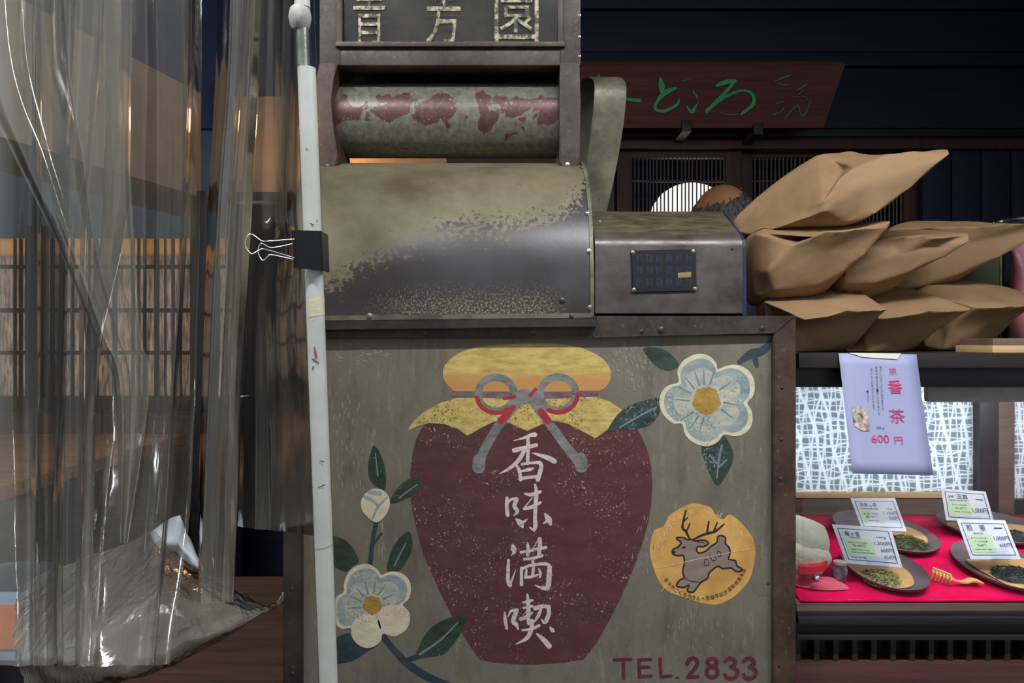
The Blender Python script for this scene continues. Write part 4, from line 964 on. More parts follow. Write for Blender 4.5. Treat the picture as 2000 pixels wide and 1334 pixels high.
# plush figure with ribbon and bell
pf = thing('plush_figure', 'cream plush figure with red ribbon and bell beside the twig tea', 'figurine', Fl(1585, 1120))
def blob(name, c, rx, ry, rz, m, parent, rot=(0, 0, 0), f=None, seg=28):
    bm = bmesh.new(); bmesh.ops.create_uvsphere(bm, u_segments=seg, v_segments=seg*2//3, radius=1)
    for v in bm.verts:
        k = f(v.co) if f else 1.0
        v.co = Vector((v.co.x*rx*k, v.co.y*ry*k, v.co.z*rz))
    bmesh.ops.transform(bm, matrix=Matrix.Translation(c) @ Matrix.Rotation(rot[1], 4, 'Y') @ Matrix.Rotation(rot[0], 4, 'X') @ Matrix.Rotation(rot[2], 4, 'Z'), verts=bm.verts[:])
    return bmo(name, bm, m, parent, 60)
Ypf = 1.085
blob('body', P(1572, 1084, Ypf), .036, .030, .032, M['plush'], pf, (0, math.radians(20), 0), lambda c: 1+.05*math.sin(c.z*6)+.03*math.sin(c.x*9+c.y*7))
blob('head', P(1572, 1050, Ypf), .032, .026, .040, M['plush'], pf, (0, math.radians(-34), 0), lambda c: max(.25, 1-.55*max(0, c.z)))
blob('ear', P(1557, 1018, Ypf), .006, .004, .008, M['pink_cloth'], pf)
strap('ribbon', [P(1560, 1116, 1.052), P(1580, 1118, 1.048), P(1600, 1114, 1.052), P(1608, 1106, 1.062)], [.012, .012, .012, .012], .009, M['red_ribbon'], pf)
blob('bell', P(1594, 1130, 1.042), .0055, .0055, .0055, M['chrome'], pf)
# pink cloth corner
pts = [(1552, 1112, .02), (1575, 1118, .022), (1600, 1128, .014), (1630, 1132, .010), (1658, 1153, .001), (1620, 1154, .002), (1585, 1150, .003), (1552, 1142, .004)]
cvs = [tuple(Fl(x, y, h)+Vector((0, -.0005, .0022))) for x, y, h in pts]; cvs = cr(cvs, 3, True); n = len(cvs)
mid = sum((Vector(c) for c in cvs), Vector())/n+Vector((0, 0, .006))
pc = mk('folded_cloth', cvs+[tuple(mid)]+[(x, y, fz(y)+.0028) for x, y, z in cvs], [(i, (i+1) % n, n) for i in range(n)]+[(i, i+n+1, (i+1) % n+n+1, (i+1) % n) for i in range(n)], M['pink_cloth'], None, 60)
tag(pc, 'pink cloth folded to a point under the plush figure', 'cloth')
# small jar
jt = thing('small_jar', 'small dark glass jar with pale stopper by the plush figure', 'jar', Fl(1631, 1138))
base = Fl(1638, 1143, .0)+Vector((0, 0, .004)); axis = Vector((.002, .0, .026))
bm = bmesh.new(); pts = [base+axis*t for t in (0, .1, .5, .8, 1.0)]; tube(bm, pts, [.007, .0095, .011, .0105, .008], 16); bmo('glass', bm, M['jar_glass'], jt, 40)
bm = bmesh.new(); tube(bm, [base+axis*.98, base+axis*1.03, base+axis*1.16, base+axis*1.2], [.0085, .0095, .0095, .007], 16); bmo('stopper', bm, M['cork'], jt, 40)
gt = mk('dark_paper_fold', [Fl(1575, 1016, .03), Fl(1612, 1030, .02), Fl(1604, 1040, .004), Fl(1608, 1060, .003), Fl(1585, 1035, .004), Fl(1580, 1026, .03)], [(0, 1, 2, 5), (5, 2, 3, 4)], M['navy_can'])
sm = gt.modifiers.new('s', 'SOLIDIFY'); sm.thickness = .001
tag(gt, 'grey folded paper scrap standing behind the plush figure', 'paper')

# flyer
Yt, Yb = 1.0125, .972
FQ = [P(1638, 690, Yt), P(1790, 692, Yt), P(1823, 928, Yb), P(1665, 925, Yb)]
fy = thing('flyer', 'lavender paper flyer with magenta characters taped to the display case', 'flyer', P(1714, 692, Yt))
f0 = quadmap(FQ, 0); vs, fs = [], []
for j in range(11):
    for i in range(7):
        u, v = i/6, j/10; p = f0(u, v); p.y += .004*math.sin(v*3.1)*math.sin(u*3); vs.append(p)
for j in range(10):
    for i in range(6): q = j*7+i; fs.append((q, q+7, q+8, q+1))
pp = mk('paper', vs, fs, M['flyer'], fy, 60); sm = pp.modifiers.new('s', 'SOLIDIFY'); sm.thickness = .0004
def ffn(u, v, k=0):
    p = f0(u, v); p.y += .004*math.sin(v*3.1)*math.sin(u*3)-.0012; return p
def fpx(x, y):  # flyer pixel (zoomed 5.13 from 1620,680) to uv
    X, Y_ = 1620+x/5.132, 680+y/5.131; v = (Y_-691)/235; return ((X-(1638+27*v))/(152+6*v), v)
def fitem(b, x0, y0, x1, y1):
    u0, v0 = fpx(x0, y0); u1, v1 = fpx(x1, y1); u1b, _ = fpx(x1, (y0+y1)/2); return (b, fpx(x0, (y0+y1)/2)[0], v0, u1b, v1)
vs, fs = text_on(ffn, [fitem('番', 597, 325, 735, 465), fitem('茶', 612, 620, 765, 760), fitem('600', 430, 880, 608, 958), fitem('円', 660, 895, 740, 968), fitem('京', 600, 195, 675, 270)])
mk('magenta_lettering', vs, fs, M['magenta_ink'], fy)
cols = [('香ばしく炒り上げた京都の番茶です', 505, 185, 640), ('食後や寝る前の一杯にお子様にも', 462, 185, 690), ('安心してお飲みいただけます', 415, 205, 640), ('一袋三百グラム', 380, 435, 565)]
it = []
for body, x, y0, y1 in cols:
    h = (y1-y0)/len(body)
    for i, ch in enumerate(body):
        dx = (i*h)*.08; it.append(fitem(ch, x+dx, y0+i*h, x+dx+19, y0+i*h+h*.8))
it.append(fitem('230 g', 478, 800, 560, 826))
vs, fs = text_on(ffn, it); mk('small_print', vs, fs, M['ink_black'], fy)
ph = [fpx(x, y) for x, y in ((228, 602), (330, 602), (400, 655), (410, 842), (330, 842), (245, 790))]
mk('tea_photo', [ffn(u, v) for u, v in ph], [tuple(range(6))[::-1]], M['print_photo'], fy)
mk('tape', [ffn(.13, -.005), ffn(.8, -.005), ffn(.74, .045), ffn(.3, .03)], [(3, 2, 1, 0)], M['flyer_tape'], fy)

# ------------------------------------------------------------------ paper bags
from mathutils.bvhtree import BVHTree
BAGS = {}
def within(tr, p):                # odd number of walls crossed in three directions
    votes = 0
    for d in (Vector((.03, 1, .02)).normalized(), Vector((.02, .03, 1)).normalized(), Vector((1, .02, .03)).normalized()):
        q = p.copy(); n = 0
        while n < 12:
            h = tr.ray_cast(q, d)
            if h[0] is None: break
            n += 1; q = h[0]+d*1e-5
        votes += n % 2
    return votes >= 2
def bag(label, V, faces, outline, depth=.2, zmin=None, shrink=.8, seed=0, dy=0.0, settle=0.0, press=()):
    bm = bmesh.new(); vv = {k: bm.verts.new(P(p[0], p[1], p[2]+dy)) for k, p in V.items()}
    for f in faces: bm.faces.new([vv[k] for k in f])
    loop = [vv[k] for k in outline]; c = sum((v.co for v in loop), Vector())/len(loop)
    prev = loop
    for sh, dp in ((.95, .5), (.62, 1.0)):
        cur = []
        for v in loop:
            q = Vector((c.x+(v.co.x-c.x)*sh, max(v.co.y, c.y)+depth*dp, c.z+(v.co.z-c.z)*(1.05 if sh == .95 else .85)))
            if zmin is not None and v.co.z < c.z: q.z = max(zmin, min(q.z, zmin+.02)) if v.co.z < c.z-.3*(c.z-min(w_.co.z for w_ in loop)) else q.z
            cur.append(bm.verts.new(q))
        for i in range(len(loop)): bm.faces.new((prev[i], prev[(i+1) % len(loop)], cur[(i+1) % len(loop)], cur[i]))
        prev = cur
    bm.faces.new(prev)
    bmesh.ops.recalc_face_normals(bm, faces=bm.faces[:])
    cl = bm.edges.layers.float.new('crease_edge')
    fixed = set(vv.values())
    for e in bm.edges: e[cl] = .72 if (e.verts[0] in fixed and e.verts[1] in fixed) else .25
    me = bpy.data.meshes.new('pb'); bm.to_mesh(me); bm.free()
    ob = bpy.data.objects.new('pb', me); COL.objects.link(ob); ob.modifiers.new('s', 'SUBSURF').levels = 4
    m2 = bpy.data.meshes.new_from_object(ob.evaluated_get(bpy.context.evaluated_depsgraph_get())); bpy.data.objects.remove(ob)
    bm = bmesh.new(); bm.from_mesh(m2); sd = Vector((seed*3.1, 7, seed))
    for v in bm.verts:
        q = v.co+sd
        k = noise.noise(Vector((q.x*14, q.y*9, q.z*22)))*.0035+abs(noise.noise(q*38))*.0022
        v.co += Vector((noise.noise(q*20)*.001, -k, k*.6))
    ys = [v.co.y for v in bm.verts]; zs = [v.co.z for v in bm.verts]; y0_ = min(ys); zm = (min(zs)+max(zs))/2
    for v in bm.verts:            # the belly sags onto what carries it
        if v.co.z < zm:
            k = min(1, max(0, (v.co.y-y0_-.02)/.06)); v.co.z -= settle*k*min(1, (zm-v.co.z)/max(1e-4, .6*(zm-min(zs))))
        if zmin is not None: v.co.z = max(v.co.z, zmin)
    for _ in range(2):
        for other, ax in press:   # pressed flat where it meets a neighbour
            tr = BAGS[other]; d = Vector((0, 1, 0)) if ax == 'y' else Vector((0, 0, 1))
            for v in bm.verts:
                if within(tr, v.co):
                    h = tr.ray_cast(v.co, d)
                    if h[0] is not None and h[3] < .12: v.co = h[0]+d*.0012
    bmesh.ops.recalc_face_normals(bm, faces=bm.faces[:]); BAGS[seed] = BVHTree.FromBMesh(bm)
    return tag(bmo('paper_bag', bm, M['kraft'], None, 34), label, 'paper bag', 'kraft paper bags stacked on the display case')
V = dict(a=(1492, 588, 1.12), b=(1515, 576, 1.17), c=(1590, 563, 1.2), d=(1668, 563, 1.2), e=(1738, 602, 1.10), l1=(1532, 606, 1.10), l2=(1572, 625, 1.08), l3=(1618, 617, 1.075), l4=(1657, 604, 1.08), l5=(1695, 608, 1.085),
         g=(1522, 622, 1.15), m=(1550, 636, 1.12), n1=(1500, 652, 1.15), n2=(1556, 677, 1.13), n3=(1625, 664, 1.14), n4=(1690, 644, 1.13), n5=(1716, 620, 1.11))
FC = [('a', 'b', 'c', 'd', 'e', 'l5', 'l4', 'l3', 'l2', 'l1'), ('l2', 'l3', 'l4', 'l5', 'e', 'n5', 'n4', 'n3', 'n2', 'm'), ('a', 'l1', 'g'), ('l1', 'l2', 'm', 'g'), ('g', 'm', 'n2', 'n1'), ('a', 'g', 'n1')]
OUT = ('a', 'b', 'c', 'd', 'e', 'n5', 'n4', 'n3', 'n2', 'n1')
ZB = zt+.001
bag('kraft paper bag in the bottom row beside the roaster frame', V, FC, OUT, .10, ZB, .85, seed=1, settle=.022)
V = dict(a=(1640, 590, 1.15), b=(1665, 574, 1.17), c=(1720, 562, 1.2), d=(1778, 562, 1.2), e=(1902, 603, 1.10), l1=(1690, 613, 1.11), l2=(1725, 622, 1.09), l3=(1775, 617, 1.08), l4=(1815, 607, 1.085), l5=(1855, 609, 1.085),
         g=(1668, 640, 1.16), m=(1690, 645, 1.13), n1=(1655, 664, 1.15), n2=(1700, 679, 1.13), n3=(1755, 672, 1.14), n4=(1810, 650, 1.13), n5=(1865, 622, 1.11))
bag('kraft paper bag in the middle of the bottom row', V, FC, OUT, .10, ZB, .85, seed=2, dy=.05, settle=.022, press=((1, 'y'),))
V = dict(a=(1793, 572, 1.14), b=(1815, 556, 1.17), c=(1882, 546, 1.2), d=(1978, 560, 1.2), e=(2040, 594, 1.10), l1=(1845, 585, 1.11), l2=(1910, 602, 1.09), l3=(1950, 603, 1.08), l4=(1975, 598, 1.085), l5=(2000, 600, 1.085),
         g=(1830, 622, 1.16), m=(1850, 638, 1.13), n1=(1806, 655, 1.15), n2=(1845, 670, 1.13), n3=(1900, 660, 1.14), n4=(1960, 640, 1.13), n5=(1992, 612, 1.11))
bag('kraft paper bag at the end of the bottom row by the pink bag', V, FC, OUT, .10, ZB, .85, seed=3, dy=.10, settle=.022, press=((1, 'y'), (2, 'y')))
V = dict(a=(1474, 457, 1.13), b=(1482, 450, 1.16), c=(1530, 437, 1.2), d=(1660, 434, 1.2), e=(1742, 430, 1.10), u1=(1530, 459, 1.11), u2=(1566, 461, 1.10), u3=(1600, 456, 1.10), u4=(1660, 452, 1.10), u5=(1705, 447, 1.10),
         m=(1551, 475, 1.09), k1=(1590, 462, 1.08), k2=(1615, 450, 1.075), k3=(1638, 452, 1.075), k4=(1668, 448, 1.08), k5=(1736, 446, 1.10), q=(1498, 529, 1.10), in1=(1570, 466, 1.16),
         n0=(1466, 510, 1.16), n1=(1478, 560, 1.14), n2=(1516, 562, 1.11), n3=(1600, 552, 1.12), n4=(1645, 530, 1.11), n5=(1690, 500, 1.10))
bag('kraft paper bag directly under the tilted top bag', V, [('a', 'b', 'c', 'd', 'e', 'u5', 'u4', 'u3', 'u2', 'u1'), ('a', 'u1', 'in1', 'm'), ('u1', 'u2', 'k1', 'in1'), ('in1', 'k1', 'm'), ('u2', 'u3', 'k2', 'k1'), ('u3', 'u4', 'k3', 'k2'), ('u4', 'u5', 'k4', 'k3'), ('u5', 'e', 'k5', 'k4'),
    ('m', 'k1', 'k2', 'k3', 'k4', 'k5', 'n5', 'n4', 'n3', 'n2', 'q'), ('a', 'm', 'q', 'n0'), ('n0', 'q', 'n2', 'n1')], ('a', 'b', 'c', 'd', 'e', 'k5', 'n5', 'n4', 'n3', 'n2', 'n1', 'n0'), .14, None, .85, seed=4, settle=.024, press=((1, 'z'), (2, 'z')))
V = dict(a=(1716, 468, 1.14), b=(1740, 448, 1.19), c=(1800, 450, 1.2), e=(1895, 455, 1.10), l1=(1765, 464, 1.10), l2=(1802, 459, 1.09), l3=(1838, 466, 1.085), 
         s0=(1690, 490, 1.10), s1=(1655, 512, 1.11), n1=(1632, 528, 1.12), n2=(1650, 555, 1.11), n3=(1705, 556, 1.11), n4=(1785, 528, 1.11), n5=(1850, 500, 1.10), n6=(1900, 468, 1.09), f1=(1652, 530, 1.10))
bag('kraft paper bag in the middle row between two others', V, [('a', 'b', 'c', 'e', 'l3', 'l2', 'l1'), ('a', 'l1', 'l2', 'l3', 'e', 'n6', 'n5', 'n4', 'n3', 'n2', 'f1', 's1', 's0'), ('s1', 'f1', 'n2', 'n1')], ('a', 'b', 'c', 'e', 'n6', 'n5', 'n4', 'n3', 'n2', 'n1', 's1', 's0'), .10, None, .85, seed=5, dy=.035, settle=.024, press=((1, 'z'), (2, 'z'), (3, 'z'), (4, 'y')))
V = dict(a=(1736, 444, 1.19), b=(1785, 430, 1.25), c=(1880, 432, 1.26), d=(1965, 436, 1.26), e=(2060, 440, 1.14), l1=(1815, 446, 1.16), l2=(1880, 441, 1.15), l3=(1920, 443, 1.14), l4=(1968, 436, 1.135), l5=(2000, 440, 1.135),
         n1=(1720, 500, 1.18), n2=(1712, 556, 1.18), n3=(1800, 552, 1.17), n4=(1870, 536, 1.16), n5=(1955, 502, 1.15), n6=(2030, 462, 1.14))
bag('kraft paper bag at the end of the middle row with a pale lip', V, [('a', 'b', 'c', 'd', 'e', 'l5', 'l4', 'l3', 'l2', 'l1'), ('a', 'l1', 'l2', 'l3', 'l4', 'l5', 'e', 'n6', 'n5', 'n4', 'n3', 'n2', 'n1')], ('a', 'b', 'c', 'd', 'e', 'n6', 'n5', 'n4', 'n3', 'n2', 'n1'), .09, None, .85, seed=6, dy=.09, settle=.024, press=((2, 'z'), (3, 'z'), (4, 'y'), (5, 'y')))
V = dict(g1=(1428, 424, 1.24), g2=(1530, 345, 1.21), g3=(1600, 301, 1.19), i1=(1660, 295, 1.2), i2=(1700, 302, 1.19), t2=(1770, 299, 1.17), t3=(1852, 292, 1.08), L1=(1667, 327, 1.10), L0=(1640, 348, 1.095), L2=(1722, 304, 1.10), L3=(1735, 301, 1.10), L4=(1785, 296, 1.09), L5=(1822, 299, 1.08), tip=(1855, 303, 1.06),
         x1=(1652, 326, 1.16), g4=(1605, 397, 1.085), g5=(1612, 412, 1.085), g6=(1540, 434, 1.12), g7=(1470, 455, 1.19), g8=(1436, 448, 1.24), n1=(1660, 434, 1.10), n2=(1706, 422, 1.09), n3=(1780, 368, 1.08), mid=(1540, 405, 1.15), n0=(1560, 440, 1.13))
bag('kraft paper bag tilted on top of the stack', V, [('g1', 'g2', 'mid', 'g8'), ('g2', 'g3', 'g4', 'mid'), ('mid', 'g4', 'g5', 'g6'), ('g8', 'mid', 'g6', 'g7'), ('g3', 'x1', 'g4'), ('g3', 'i1', 'L1', 'x1'), ('i1', 'i2', 'L2', 'L1'), ('x1', 'L1', 'L0', 'g4'), ('i2', 't2', 'L4', 'L3', 'L2'), ('t2', 't3', 'L5', 'L4'), ('t3', 'tip', 'L5'),
    ('g4', 'L0', 'L1', 'L2', 'L3', 'L4', 'L5', 'tip', 'n3', 'n2', 'n1', 'g5'), ('g5', 'n1', 'n0', 'g6')], ('g1', 'g2', 'g3', 'i1', 'i2', 't2', 't3', 'tip', 'n3', 'n2', 'n1', 'n0', 'g6', 'g7', 'g8'), .10, None, .8, seed=8, settle=.004, press=((4, 'z'), (5, 'z'), (6, 'z')))
# boxes behind the bags
gb = thing('green_carton', 'dark green carton standing behind the paper bags', 'carton', (P(1910, 0, 1.42).x, 1.42, zt))
pbox('carton_body', 1800, 1955, 470, 682, 1.44, 1.51, M['green_box'], gb); pbox('carton_edge', 1953, 1957, 470, 682, 1.438, 1.442, M['steel_worn'], gb, 0)
nc = thing('dark_canister', 'dark steel canister with bright rim beside the green carton', 'canister', (P(2010, 0, 1.43).x, 1.45, zt))
def lathe(name, c, prof, m, parent, seg=32):
    vs, fs = [], []
    for r, z in prof: vs += [(c[0]+r*math.cos(6.28319*k/seg), c[1]+r*math.sin(6.28319*k/seg), z) for k in range(seg)]
    for i in range(len(prof)-1):
        for k in range(seg): fs.append((i*seg+k, i*seg+(k+1) % seg, (i+1)*seg+(k+1) % seg, (i+1)*seg+k))
    fs += [tuple(range(seg-1, -1, -1)), tuple(range((len(prof)-1)*seg, len(prof)*seg))]
    return mk(name, vs, fs, m, parent, 40)
cc = (P(2012, 0, 1.45).x, 1.45); zt2 = P(0, 422, 1.4).z
lathe('can', cc, [(.056, zt), (.06, zt+.004), (.06, zt2-.02), (.058, zt2-.018)], M['navy_can'], nc)
lathe('lid', cc, [(.0605, zt2-.02), (.062, zt2-.018), (.062, zt2-.003), (.057, zt2), (.0, zt2-.0005)], M['navy_can'], nc)
lathe('rim', cc, [(.0625, zt2-.006), (.0632, zt2-.004), (.0632, zt2-.001), (.060, zt2+.001)], M['chrome'], nc)
pcx, pcy = P(1984, 0, 1.33).x+.038, 1.34; vs, fs = [], []; ns = 28
prof = [(.030, .024, 0), (.036, .030, .012), (.038, .031, .05), (.038, .027, .10), (.037, .016, .15), (.038, .005, .178), (.039, .002, .186), (.039, .002, .198)]
for rx, ry, h in prof:
    for k in range(ns):
        a_ = 6.28319*k/ns; c_, s_ = math.cos(a_), math.sin(a_); f_ = (abs(c_)**3.2+abs(s_)**3.2)**(-1/3.2)
        wb = .0016*math.sin(5*a_+h*90)
        vs.append((pcx+(rx+wb)*c_*f_, pcy+(ry+wb*.5)*s_*f_, zt+.0005+h))
for i in range(len(prof)-1):
    for k in range(ns): fs.append((i*ns+k, i*ns+(k+1) % ns, (i+1)*ns+(k+1) % ns, (i+1)*ns+k))
fs += [tuple(range(ns-1, -1, -1)), tuple(range((len(prof)-1)*ns, len(prof)*ns))]
pk = mk('foil_pouch', vs, fs, M['pink_bag'], None, 50)
tag(pk, 'pink foil pouch standing at the end of the bag stack', 'pouch')
wtr = thing('wooden_tray', 'pale wooden tray at the end of the display case top', 'tray', (P(1970, 0, 1.1).x, 1.1, zt))
box('tray_base', P(1930, 0, 1.08).x, cx1-.02, 1.07, 1.16, zt, zt+.0105, M['pale_wood'], wtr)
box('tray_rim', P(1935, 0, 1.08).x, cx1-.02, 1.075, 1.155, zt+.0105, zt+.021, M['brown_wood'], wtr)

# ------------------------------------------------------------------ sign
sg = thing('sign_board', 'dark red wooden sign with green brush lettering hung high on the back wall', 'sign', (P(1340, 0, 2.75).x, 2.75, P(0, 250, 2.83).z))
YT, YBt = 2.65, 2.83
SQ = [P(1030, 128, YT), P(1650, 128, YT), P(1608, 250, YBt), P(1027, 250, YBt)]
f0, f1 = quadmap(SQ, 0), quadmap(SQ, -.03)
mk('board', [f0(0, 0), f0(1, 0), f0(1, 1), f0(0, 1), f1(0, 0), f1(1, 0), f1(1, 1), f1(0, 1)], [(3, 2, 1, 0), (4, 5, 6, 7), (0, 1, 5, 4), (1, 2, 6, 5), (2, 3, 7, 6), (3, 0, 4, 7)], M['sign_wood'], sg)
paint('sign_green', A(84, 206, 126), A(104, 226, 148), 20); paint('sign_faded', A(110, 136, 100), A(140, 160, 124), 20)
fs_ = quadmap(SQ, .004)
def sgn(x, y, k=0):
    X, Y_ = 1100+x/3.333, 100+y/3.333; v = (Y_-128)/122; l = 1030-3*v; r_ = 1650-42*v; return fs_((X-l)/(r_-l), v, k*4)
G = [[(633, 170, 16), (640, 215, 40), (642, 250, 26)], [(730, 232, 18), (660, 262, 34), (612, 318, 20), (600, 365, 22), (660, 380, 22), (740, 338, 18), (755, 300, 8)],
 [(845, 252, 8), (868, 285, 12)], [(805, 350, 8), (838, 385, 26), (872, 335, 8)], [(1002, 215, 20), (1060, 192, 30), (1120, 184, 18)], [(1118, 186, 18), (1040, 275, 24), (935, 380, 26)],
 [(935, 378, 18), (1060, 285, 18), (1165, 246, 16), (1232, 272, 20), (1236, 335, 24), (1160, 400, 16)],
 [(120, 240, 16), (220, 236, 18)], [(150, 175, 22), (170, 210, 14)], [(232, 150, 16), (226, 190, 14)], [(300, 180, 14), (330, 170, 12)], [(118, 335, 18), (170, 285, 18), (225, 250, 14)], [(230, 255, 14), (330, 290, 16), (440, 305, 22), (500, 310, 24)],
 [(150, 362, 18), (215, 345, 20), (300, 350, 14)], [(225, 300, 18), (222, 440, 16)], [(135, 420, 26), (140, 440, 26)]]
vs, fs = ribbon(G, sgn); mk('green_lettering', vs, fs, M['sign_green'], sg)
G2 = [[(1380, 187, 8), (1430, 165, 12), (1480, 150, 8)], [(1400, 200, 8), (1440, 212, 9), (1465, 204, 6)], [(1515, 250, 6), (1560, 222, 12), (1588, 205, 6)], [(1530, 272, 8), (1560, 245, 7)], [(1368, 405, 8), (1420, 382, 9), (1440, 350, 6)], [(1390, 330, 7), (1430, 318, 7)],
 [(1440, 432, 8), (1500, 362, 9), (1528, 350, 8), (1552, 412, 10), (1582, 388, 9), (1612, 310, 6)], [(1500, 290, 5), (1570, 285, 5), (1600, 320, 5)], [(770, 190, 5), (800, 180, 6), (830, 170, 5)], [(1020, 390, 6), (1090, 405, 8), (1160, 398, 6)], [(870, 290, 8), (880, 330, 8)]]
for st_ in G2:
    vs, fs = ribbon([st_], sgn); mk('faded_stroke', vs, fs, M['sign_faded'], sg)
for x, y in ((800, 470), (1265, 490)): 
    q = sgn(x, y); box('hanger_block', q.x-.018, q.x+.018, q.y-.012, YB+.01, q.z-.03, q.z+.012, M['dark_wood'], sg)

# ------------------------------------------------------------------ lamp behind the reeds
ln = thing('paper_lantern', 'round white paper lantern glowing behind the reed door', 'lantern', P(1345, 440, 3.3))
lc = P(1350, 432, 3.3); lr = .185
vs, fs = [], []; nr = 16; nsg = 32
for i in range(nr+1):
    th = math.pi*i/nr; rib = 1+.012*math.cos(i*math.pi)
    for k in range(nsg): vs.append((lc.x+lr*rib*math.sin(th)*math.cos(6.28319*k/nsg), lc.y+lr*.6*rib*math.sin(th)*math.sin(6.28319*k/nsg), lc.z+lr*.92*math.cos(th)))
for i in range(nr):
    for k in range(nsg): fs.append((i*nsg+k, i*nsg+(k+1) % nsg, (i+1)*nsg+(k+1) % nsg, (i+1)*nsg+k))
mk('shade', vs, fs, M['lamp_glow'], ln, 60)
tube_o('cord', [lc+Vector((0, 0, lr*.9)), (lc.x, lc.y, Zc)], .004, M['black'], ln)
# pendant bulb at the back left
pl = thing('pendant_lamp', 'warm pendant bulb hanging before the hanging plaster wall', 'lamp', P(645, 270, 2.7))
bc = P(640, 262, 2.72)
blob('bulb', bc, .032, .032, .04, M['bulb_glow'], pl); tube_o('socket', [bc+Vector((0, 0, .035)), bc+Vector((0, 0, .09))], .018, M['black'], pl)
tube_o('cord', [bc+Vector((0, 0, .09)), (bc.x, bc.y, Zc)], .004, M['black'], pl)

# ------------------------------------------------------------------ man behind the case
def person():
    t = thing('person', 'person with balding crown and grey hair standing behind the display case', 'person', (P(1400, 0, 2.1).x, 2.1, 0))
    hx, hy = P(1400, 0, 2.1).x, 2.1; top = P(0, 364, 2.1).z
    sk = [(0, 0, .92, .13), (0, 0, 1.12, .125), (0, 0, 1.30, .14), (0, -.01, 1.40, .075), (0, -.015, 1.46, .052), (0, -.02, 1.52, .055)]
    ed = [(0, 1), (1, 2), (2, 3), (3, 4), (4, 5)]
    def chain(par, pts):
        i = par
        for p in pts: sk.append(p); ed.append((i, len(sk)-1)); i = len(sk)-1
        return i
    for s in (-1, 1):
        chain(0, [(s*.1, 0, .86, .1), (s*.11, -.02, .5, .062), (s*.11, .01, .1, .042), (s*.11, -.03, .04, .045), (s*.115, -.17, .03, .03)])
        wr_ = chain(2, [(s*.19, 0, 1.34, .06), (s*.24, -.02, 1.08, .042), (s*.2, -.22, .98, .03), (s*.19, -.28, .965, .03)])
        for k, (dx, dl, r_) in enumerate(((-.03, .06, .008), (-.01, .085, .009), (.01, .09, .009), (.03, .075, .008))):
            chain(wr_, [(s*.19+dx, -.31, .96, r_), (s*.19+dx, -.31-dl*.6, .945, r_), (s*.19+dx, -.31-dl, .925, r_*.8)])
        chain(wr_, [(s*.19-s*.04, -.29, .955, .01), (s*.19-s*.06, -.33, .945, .009)])
    me = bpy.data.meshes.new('b'); me.from_pydata([s_[:3] for s_ in sk], ed, []); ob = bpy.data.objects.new('b', me); COL.objects.link(ob)
    md = ob.modifiers.new('sk', 'SKIN'); md.use_smooth_shade = True; ob.modifiers.new('su', 'SUBSURF').levels = 2
    for i, s_ in enumerate(sk): me.skin_vertices[0].data[i].radius = (s_[3], s_[3]*(.75 if i < 3 else 1)); me.skin_vertices[0].data[i].use_root = (i == 0)
    m2 = bpy.data.meshes.new_from_object(ob.evaluated_get(bpy.context.evaluated_depsgraph_get())); bpy.data.objects.remove(ob)
    bm = bmesh.new(); bm.from_mesh(m2); sc = (top-.12)/1.545
    for v in bm.verts: v.co = Vector((v.co.x*sc, v.co.y*sc, v.co.z*sc))
    # head on the neck
    hcen = Vector((0, -.02, top-.118)); r = bmesh.ops.create_uvsphere(bm, u_segments=32, v_segments=24, radius=1)
    for v in r['verts']:
        c = v.co.copy(); k = 1-.16*max(0, -c.z)**1.5
        nose = .022*math.exp(-((c.x/.16)**2+((c.z+.12)/.2)**2)) if c.y > 0 else 0
        v.co = hcen+Vector((c.x*.079*k, c.y*.098*k+nose, c.z*.118))
    for s in (-1, 1):
        r = bmesh.ops.create_uvsphere(bm, u_segments=12, v_segments=8, radius=1)
        for v in r['verts']: v.co = hcen+Vector((s*.08+v.co.x*.008, v.co.y*.02-.005, v.co.z*.032-.01))
    rot = Matrix.Rotation(math.radians(28), 4, 'Z')
    bmesh.ops.transform(bm, matrix=Matrix.Translation((hx, hy, 0)) @ rot, verts=bm.verts[:])
    body = bmo('body', bm, M['skin'], t); sharp(body.data, 180); body.data.materials.append(M['shirt'])
    for p in body.data.polygons:
        if p.center.z < top-.235 and not (p.center.z < 1.06*sc and abs((p.center-Vector((hx, hy, 0))).to_2d().length) > .3): p.material_index = 1
    # hair: fringe round the back and sides, bald on top
    bm = bmesh.new(); bmesh.ops.create_uvsphere(bm, u_segments=128, v_segments=96, radius=1)
    nrm = Vector((-.3, -.05, .95)).normalized()
    dele = [v for v in bm.verts if v.co.dot(nrm) > .70+.16*noise.noise(Vector((v.co.x*16, v.co.y*16, v.co.z*3))) or v.co.z < -.55 or (v.co.y > .35 and v.co.z < .35)]
    bmesh.ops.delete(bm, geom=dele, context='VERTS')
    for v in bm.verts:
        c = v.co.copy(); f = 1.0+.05*noise.noise(Vector((c.x*14, c.y*14, c.z*3))); edge = min(1, max(0, (.74-c.dot(nrm))*4))
        v.co = hcen+Vector((c.x*.079*(1.005+.06*edge)*f, c.y*.098*(1.005+.06*edge)*f, c.z*.118*(1.0+.03*edge)))
    bmesh.ops.transform(bm, matrix=Matrix.Translation((hx, hy, 0)) @ rot, verts=bm.verts[:])
    h = bmo('hair', bm, M['hair'], t, 180); sm = h.modifiers.new('s', 'SOLIDIFY'); sm.thickness = .006; sm.offset = -1
person()

